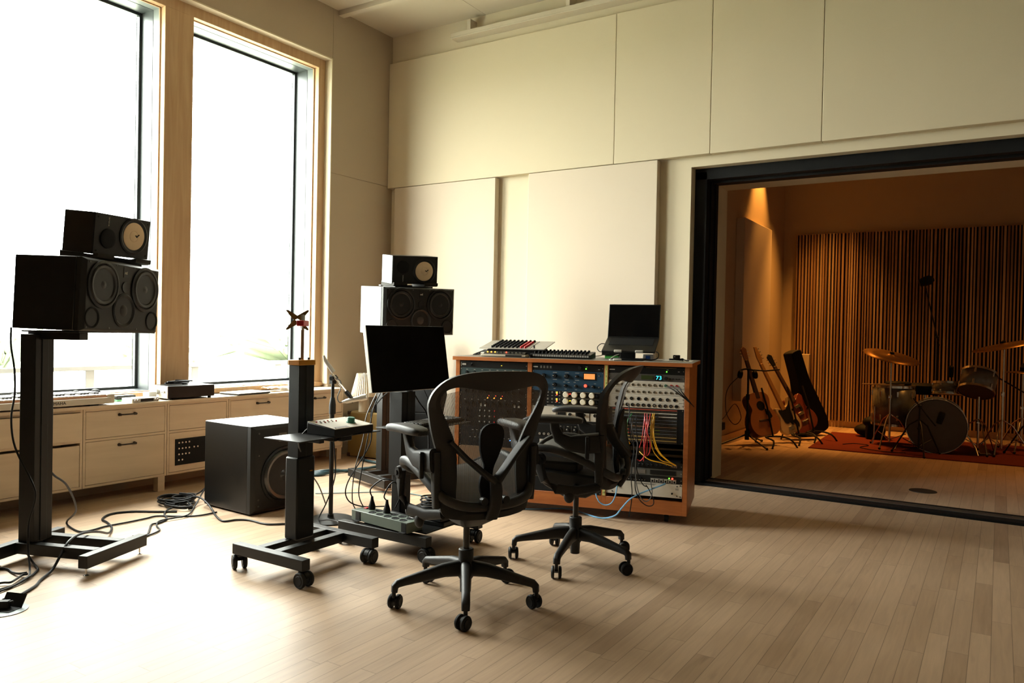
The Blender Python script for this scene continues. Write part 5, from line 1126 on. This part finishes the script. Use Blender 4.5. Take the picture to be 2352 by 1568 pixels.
def drum(name, label, loc, rot, r, h, n):
    t = thing(name, label, 'drum', loc, rot)
    MB().lathe([(r, 0), (r, h)], seg=40, cap=False).obj('shell', PEARL, t, solid=.006)
    for z, nm in ((-.004, 'resonant_head'), (h+.001, 'batter_head')): MB().cyl((0, 0, z), (0, 0, z+.003), r-.004, seg=40).obj(nm, HEAD, t)
    for z in (-.006, h-.022): MB().lathe([(r+.004, z), (r+.010, z+.002), (r+.010, z+.026), (r+.004, z+.028)], seg=40, cap=False).obj('hoop', CHROME, t, solid=.002)
    lugs(t, n, r, h*.2, h*.8, min(.06, h*.25))
    return t
k = drum('bass_drum', 'bass drum with clear front head on the red rug', (-.54, 9.17, .292), (R(-90), 0, R(4)), .279, .36, 8)
for s_ in (-1, 1): MB().tube([(s_*.27, .05, .12), (s_*.36, .20, .02), (s_*.38, .27, -.04)], .008).obj('spur', CHROME, k)
ft = drum('floor_tom', 'grey pearl floor tom on three legs left of the bass drum', (-1.0, 9.62, .235), 0, .215, .44, 8)
for a in (-2.4, -.4, 1.8): MB().tube([(.228*math.cos(a), .228*math.sin(a), .2), (.228*math.cos(a), .228*math.sin(a), -.15), (.25*math.cos(a), .25*math.sin(a), -.22)], .006).obj('leg', CHROME, ft)
t = thing('drum_mute', 'black round pad lying on the floor tom', 'pad', (-.96, 9.68, .682)); MB().lathe([(0, 0), (.13, 0), (.135, .02), (.12, .035), (0, .035)], seg=28).obj('pad', BLACKM, t)
o = MB().tube([(-1.30, 9.42, .686), (-.88, 9.5, .690)], [.005, .007]).obj('drumstick', mat('hickory', (.42, .26, .12), .5)); tag(o, 'wooden drumstick lying across the floor tom', 'drumstick')
rtm = drum('rack_tom', 'grey pearl rack tom tilted above the bass drum, on a chrome stand', (-.20, 9.42, .66), (R(-28), R(8), 0), .165, .22, 6)
def stand(name, label, x, y, h, tilt=0, grp='cymbal stands', m=CHROME, spread=.28, ang=.3):
    t = thing(name, label, 'stand', (x, y, .010 if -1.7 < x < 1.55 and 8.8 < y < 10.4 else 0), 0, grp)
    MB().cyl((0, 0, .06), (0, 0, h*.55), .0125).obj('lower_tube', m, t); MB().cyl((0, 0, h*.55), (0, 0, h), .009).obj('upper_tube', m, t)
    MB().cyl((0, 0, h*.53), (0, 0, h*.57), .018).box(-.012, .012, -.045, -.012, h*.54, h*.56).obj('clamp', m, t)
    for k in range(3):
        a = ang+k*2*PI/3; MB().tube([(.012*math.cos(a), .012*math.sin(a), .36), (.10*math.cos(a), .10*math.sin(a), .30), (spread*math.cos(a), spread*math.sin(a), .012)], .0075).tube([(.012*math.cos(a), .012*math.sin(a), .09), (.6*spread*math.cos(a), .6*spread*math.sin(a), .155)], .005).obj('leg', m, t)
        MB().sph((spread*math.cos(a), spread*math.sin(a), .014), .014).obj('rubber_foot', RUBBER, t)
    return t
def cymbal(label, loc, rot, r):
    t = thing('cymbal', label, 'cymbal', loc, rot, 'cymbals')
    MB().lathe([(.006, .030), (.02, .029), (.04, .020), (.05, .012), (r*.6, .006), (r, -.006)], seg=48, cap=False).obj('disc', BRASS, t, solid=.0018)
    MB().lathe([(.022, .031), (.022, .046), (.006, .05), (0, .06)], seg=14).obj('felt_and_nut', BLACKM, t)
    return t
stand('cymbal_stand', 'chrome cymbal stand in front of the floor tom', -1.00, 9.33, 1.005); cymbal('wide bronze cymbal above the floor tom, tilted down to the right', (-1.00, 9.33, 1.008), (R(10), R(14), 0), .29)
stand('cymbal_stand', 'chrome cymbal stand at the right edge of the photo', .04, 9.55, 1.15); cymbal('large bronze cymbal high at the right edge of the photo', (.04, 9.55, 1.153), (R(6), R(-13), 0), .30)
stand('hi_hat_stand', 'chrome hi-hat stand at the right edge behind the tall cymbal stand', .22, 9.95, .86, grp='hi-hat'); cymbal('pair-like flat hi-hat cymbal below the large right cymbal', (.22, 9.95, .863), (0, R(2), 0), .18)
stand('tom_stand', 'short chrome stand carrying the rack tom', -.17, 9.45, .60, grp='tom stand', spread=.24, ang=.9)
t = thing('drum_stool', 'black padded drum stool behind the bass drum', 'stool', (-.72, 10.05, .010)); MB().lathe([(0, .56), (.17, .56), (.185, .59), (.18, .66), (.15, .68), (0, .68)], seg=32).obj('seat', BLACKM, t); MB().cyl((0, 0, .05), (0, 0, .57), .018).obj('post', CHROME, t)
for q in range(3): MB().tube([(0, 0, .3), (.26*math.cos(q*2.09), .26*math.sin(q*2.09), .012)], .008).obj('leg', CHROME, t)
t = drum('snare_drum', 'chrome rimmed snare drum half hidden behind the bass drum', (-.45, 9.80, .60), (R(-6), 0, 0), .178, .13, 8)
# microphones on the kit
def micstand(label, x, y, h, boom, mic, r=.014, mr=.03):
    t = stand('microphone_stand', label, x, y, h, grp='drum microphone stands', m=BLACK2, spread=.26, ang=.8)
    MB().tube([V((0, 0, h))+(V(boom[0])), V((0, 0, h))+V(boom[1])], .0075).sph((0, 0, h), .022).obj('boom', BLACK2, t)
    return t
micstand('low black microphone stand in front of the bass drum', -.68, 8.92, .50, ((-.06, 0, .08), (.15, -.02, -.19)), None)
t = thing('microphone', 'short black microphone in front of the bass drum head', 'microphone', (-.49, 8.92, .40), (0, R(15), 0)); MB().lathe([(0, -.06), (.026, -.055), (.032, 0), (.032, .055), (.022, .07), (0, .072)], seg=18).obj('body', BLACKM, t)
micstand('tall microphone stand rising behind the drum kit', -.62, 10.3, 1.22, ((.02, 0, -.10), (-.14, -.10, .62)), None)
t = thing('microphone', 'black overhead microphone high in front of the slatted wall', 'microphone', (-.745, 10.19, 1.885), (0, R(70), R(15))); MB().lathe([(0, -.08), (.04, -.075), (.055, -.02), (.055, .04), (.03, .08), (0, .085)], seg=18).obj('body', BLACKM, t)
t = thing('microphone', 'small black microphone clipped over the rack tom', 'microphone', (-.44, 9.60, .86), (R(10), 0, 0)); MB().lathe([(0, -.07), (.022, -.065), (.028, 0), (.028, .05), (0, .07)], seg=14).obj('body', BLACKM, t)
micstand('black microphone stand with a boom at the right edge of the kit', .32, 9.6, .62, ((.05, 0, -.05), (-.42, .02, .24)), None)
t = thing('headphone_mixer', 'small black mixer with green and red lamps on a stand, right edge', 'mixer', (.30, 9.95, .905), (R(18), 0, R(-10))); MB().box(-.10, .14, -.07, .07, 0, .04).obj('case', BLACKM, t, bev=.004)
for i, m_ in enumerate((LGREEN, LRED, LGREEN)): MB().cyl((-.05+.02*i, -.071, .02), (-.05+.02*i, -.069, .02), .004, seg=8).obj('lamp', m_, t)
MB().tube([(.05, 0, 0), (.06, .02, -.4), (.06, .05, -.85)], .012).obj('post', BLACK2, t)
t = thing('kick_pedal', 'bronze tinted pedal on the rug right of the bass drum', 'pedal', (-.12, 9.55, .010), R(10)); MB().box(-.05, .05, -.15, .14, 0, .012).obj('plate', CHROME, t, bev=.003); MB().box(-.04, .04, -.14, .12, 0, .01).obj('footboard', BRASS, t, loc=(0, 0, .03), rot=(R(14), 0, 0))
t = thing('sandbag', 'black bag lying on the rug under the floor tom', 'bag', (-1.30, 10.15, .010)); MB().sph((0, 0, .08), .16, (1.1, .8, .5)).obj('bag', BLACKM, t); 
t = thing('equipment_case', 'small black upright case behind the floor tom', 'case', (-1.22, 9.98, .010), R(15)); MB().box(-.10, .10, -.07, .07, 0, .18).sph((0, 0, .2), .12, (1.2, .8, .6)).obj('case', BLACKM, t, bev=.015)
cable('drum_cable', [(-1.45, 9.2, .015), (-1.35, 9.35, .015), (-1.2, 9.3, .015), (-1.25, 9.05, .015), (-1.0, 8.9, .015), (-.8, 8.95, .015)], .004, CABLE, 'black cable curling on the rug below the floor tom')
# guitars
def outline(P, n=4): return [(p.x, p.y) for p in crom([V((y, z, 0)) for y, z in P], n, True)]
YZX = Matrix(((0, 0, 1, 0), (1, 0, 0, 0), (0, 1, 0, 0), (0, 0, 0, 1)))
def mirror(P): return P+[(-y, z) for y, z in P[-2:0:-1]]
def neck(t, z0, z1, w0, w1, m, head, hm, pegs):
    MB().prism([(-w0/2, z0), (w0/2, z0), (w1/2, z1), (-w1/2, z1)], -.02, .006, YZX).obj('neck', m, t, bev=.004)
    hb = MB().prism(head, -.014, .002, YZX).obj('headstock', hm, t, bev=.003)
    for y, z in pegs: MB().cyl((-.006, y, z), (-.006, y+(.026 if y > 0 else -.026), z), .004, .006, seg=8).obj('tuning_peg', CHROME, hb)
def gstand(t, zf):
    s_ = thing('guitar_stand', t[0], 'stand', t[1], t[2], 'guitar stands')
    MB().tube([(.14, -.17, .0), (.10, -.12, .08), (-.05, -.10, .10), (-.05, .10, .10), (.10, .12, .08), (.14, .17, .0)], .010, smooth=3).obj('cradle', RUBBER, s_)
    MB().tube([(-.05, 0, .10), (-.16, 0, .42), (-.26, 0, .62)], .010).tube([(-.16, 0, .38), (-.34, 0, .005)], .009).obj('spine', BLACK2, s_)
    return s_
ACT = mat('spruce_top', (.42, .155, .04), .35, coat=.3); ACS = mat('mahogany_side', (.10, .028, .012), .35)
t = thing('acoustic_guitar', 'acoustic guitar nearest the opening, brown top with dark round sound hole', 'guitar', (-2.11, 8.62, .115), (R(6), R(-20), R(-36)), 'guitars')
bod = mirror([(0, 0), (.12, .008), (.185, .07), (.20, .15), (.175, .23), (.135, .29), (.13, .32), (.145, .38), (.14, .44), (.09, .485), (0, .492)])
MB().prism(outline(bod), -.105, 0, YZX).obj('body', ACS, t, bev=.004); MB().prism(outline([(y*.985, z*.985+.004) for y, z in bod]), 0, .003, YZX).obj('top', ACT, t)
MB().lathe([(0, 0), (.05, 0), (.054, .001), (0, .001)], (.003, 0, .335), (1, 0, 0), 28).obj('sound_hole', BLACKM, t); MB().prism([(.04, .30), (.10, .27), (.12, .20), (.085, .18), (.04, .24)], .003, .0045, YZX).obj('pickguard', BLACKM, t); MB().box(.003, .012, -.08, .08, .155, .18).obj('bridge', mat('rosewood', (.05, .02, .01), .5), t, bev=.003)
neck(t, .42, .87, .055, .043, mat('rosewood', (.05, .02, .01), .5), [(-.028, .87), (.028, .87), (.037, 1.0), (.0, 1.03), (-.037, 1.0)], mat('headstock_brown', (.20, .08, .03), .4), [(s_*.034, z) for s_ in (-1, 1) for z in (.90, .935, .97)])
gstand(('black floor stand holding the brown acoustic guitar', (-2.03, 8.60, 0), R(-36)), 0)
t = thing('bass_guitar', 'cream bass guitar with black pickguard, standing between two brown guitars', 'guitar', (-1.93, 9.05, .115), (R(18), R(-20), R(-36)), 'guitars')
BP = [(0, 0), (.11, .012), (.155, .08), (.15, .16), (.12, .22), (.125, .27), (.155, .34), (.15, .40), (.125, .395), (.085, .33), (.04, .31), (-.03, .31), (-.09, .33), (-.11, .33), (-.115, .28), (-.10, .22), (-.14, .14), (-.16, .07), (-.10, .01)]
CRM = mat('cream_lacquer', (.55, .42, .23), .3, coat=.4)
MB().prism(outline(BP, 3), -.042, 0, YZX).obj('body', CRM, t, bev=.008)
MB().prism(outline([(.03, .085), (.07, .16), (.08, .22), (.10, .29), (.125, .36), (.06, .30), (-.03, .29), (-.08, .30), (-.075, .22), (-.06, .14), (-.02, .12), (.0, .13)], 3), 0, .003, YZX).prism(outline([(.05, .12), (.10, .14), (.12, .08), (.10, .04), (.08, .06)], 3), 0, .003, YZX).obj('pickguard', BLACK2, t); MB().box(0, .012, -.05, .02, .04, .09).obj('bridge', CHROME, t, bev=.003)
neck(t, .28, .86, .06, .042, mat('maple_neck', (.42, .22, .07), .4), [(-.022, .86), (.022, .86), (.05, .92), (.045, 1.06), (.01, 1.07), (-.02, .95)], mat('maple_neck', (.42, .22, .07), .4), [(.046, .91), (.048, .95), (.046, .99), (.044, 1.03)])
gstand(('black floor stand holding the cream bass guitar', (-1.85, 9.03, 0), R(-36)), 0)
t = thing('electric_guitar', 'dark red hollow body guitar standing behind the cream bass', 'guitar', (-1.84, 9.42, .115), (R(20), R(-22), R(-36)), 'guitars')
RB = mat('dark_red_lacquer', (.16, .03, .014), .3, coat=.4)
SB = mirror([(0, 0), (.12, .01), (.19, .07), (.20, .15), (.165, .22), (.13, .27), (.14, .34), (.15, .40), (.11, .44), (.05, .40), (0, .385)])
MB().prism(outline(SB, 3), -.06, 0, YZX).obj('body', RB, t, bev=.008)
MB().prism(outline([(.03, .20), (.06, .26), (.05, .33), (.02, .3)], 3), 0, .003, YZX).obj('pickguard', BLACKM, t); MB().box(0, .012, -.05, .05, .12, .135).box(0, .012, -.04, .04, .20, .235).box(0, .012, -.04, .04, .29, .325).obj('pickups', CHROME, t, bev=.002)
neck(t, .37, .84, .055, .042, mat('rosewood', (.05, .02, .01), .5), [(-.025, .84), (.025, .84), (.04, .97), (.0, 1.0), (-.04, .97)], BLACK2, [(s_*.036, z) for s_ in (-1, 1) for z in (.87, .905, .94)])
gstand(('black floor stand holding the dark red guitar', (-1.76, 9.40, 0), R(-36)), 0)
t = thing('guitar_case', 'tall black guitar case leaning behind the three guitars', 'case', (-1.88, 9.88, .02), (R(17), R(-6), R(-30)))
CP = mirror([(0, 0), (.17, .01), (.215, .09), (.205, .22), (.17, .36), (.155, .44), (.125, .56), (.095, .72), (.085, 1.0), (.075, 1.05), (0, 1.06)])
MB().prism(outline(CP, 3), -.07, .07, YZX).obj('shell', BLACKM, t, bev=.015); 
for y, z in ((.20, .2), (.14, .5), (.09, .85), (-.20, .2), (-.14, .5)): MB().box(-.012, .012, y-.008, y+.008, z-.02, z+.02).obj('latch', CHROME, t)
t = thing('wall_speaker', 'pale narrow upright box against the slatted wall behind the guitar case', 'box', (-2.25, 10.90, 0)); MB().box(-.09, .09, -.06, .05, .0, .97).obj('case', mat('pale_wood_box', (.45, .38, .26), .6), t, bev=.006)
t = thing('microphone_stand', 'black tripod stand with headphones hanging on it, left of the guitars', 'stand', (-2.32, 8.50, 0))
MB().cyl((0, 0, .08), (0, 0, .84), .012).obj('pole', BLACK2, t); MB().cyl((0, 0, .06), (0, 0, .16), .024).cyl((0, 0, .50), (0, 0, .56), .02).obj('clutch', RUBBER, t)
for a in (R(-128), R(-42), R(80)): MB().tube([(0, 0, .12), (.38*math.cos(a), .38*math.sin(a), .012)], .009).obj('leg', BLACK2, t); MB().sph((.38*math.cos(a), .38*math.sin(a), .014), .014).obj('rubber_foot', RUBBER, t)
MB().tube([(0, 0, .83), (.16, .08, .82), (.30, .14, .84)], .008).obj('boom', BLACK2, t)
t = headphones((-2.32, 8.47, .73), R(35), 'black headphones hanging on the tripod stand beside the acoustic guitar'); t.scale = (1.1, 1.1, 1.1)
cable('headphone_cable', [(-2.40, 8.44, .76), (-2.52, 8.40, .6), (-2.53, 8.42, .35), (-2.45, 8.46, .22), (-2.38, 8.47, .3), (-2.44, 8.42, .45), (-2.5, 8.2, .3), (-2.55, 8.0, .25)], .004, CABLE, 'thin black cable looping from the hanging headphones to the wall box')
t = thing('wall_box', 'black socket box with plugs on the left wall of the drum room', 'socket box', (-2.565, 8.12, .17)); MB().box(-.012, .05, -.10, .08, 0, .26).box(.05, .10, -.04, .06, .02, .1).obj('case', BLACKM, t, bev=.005)
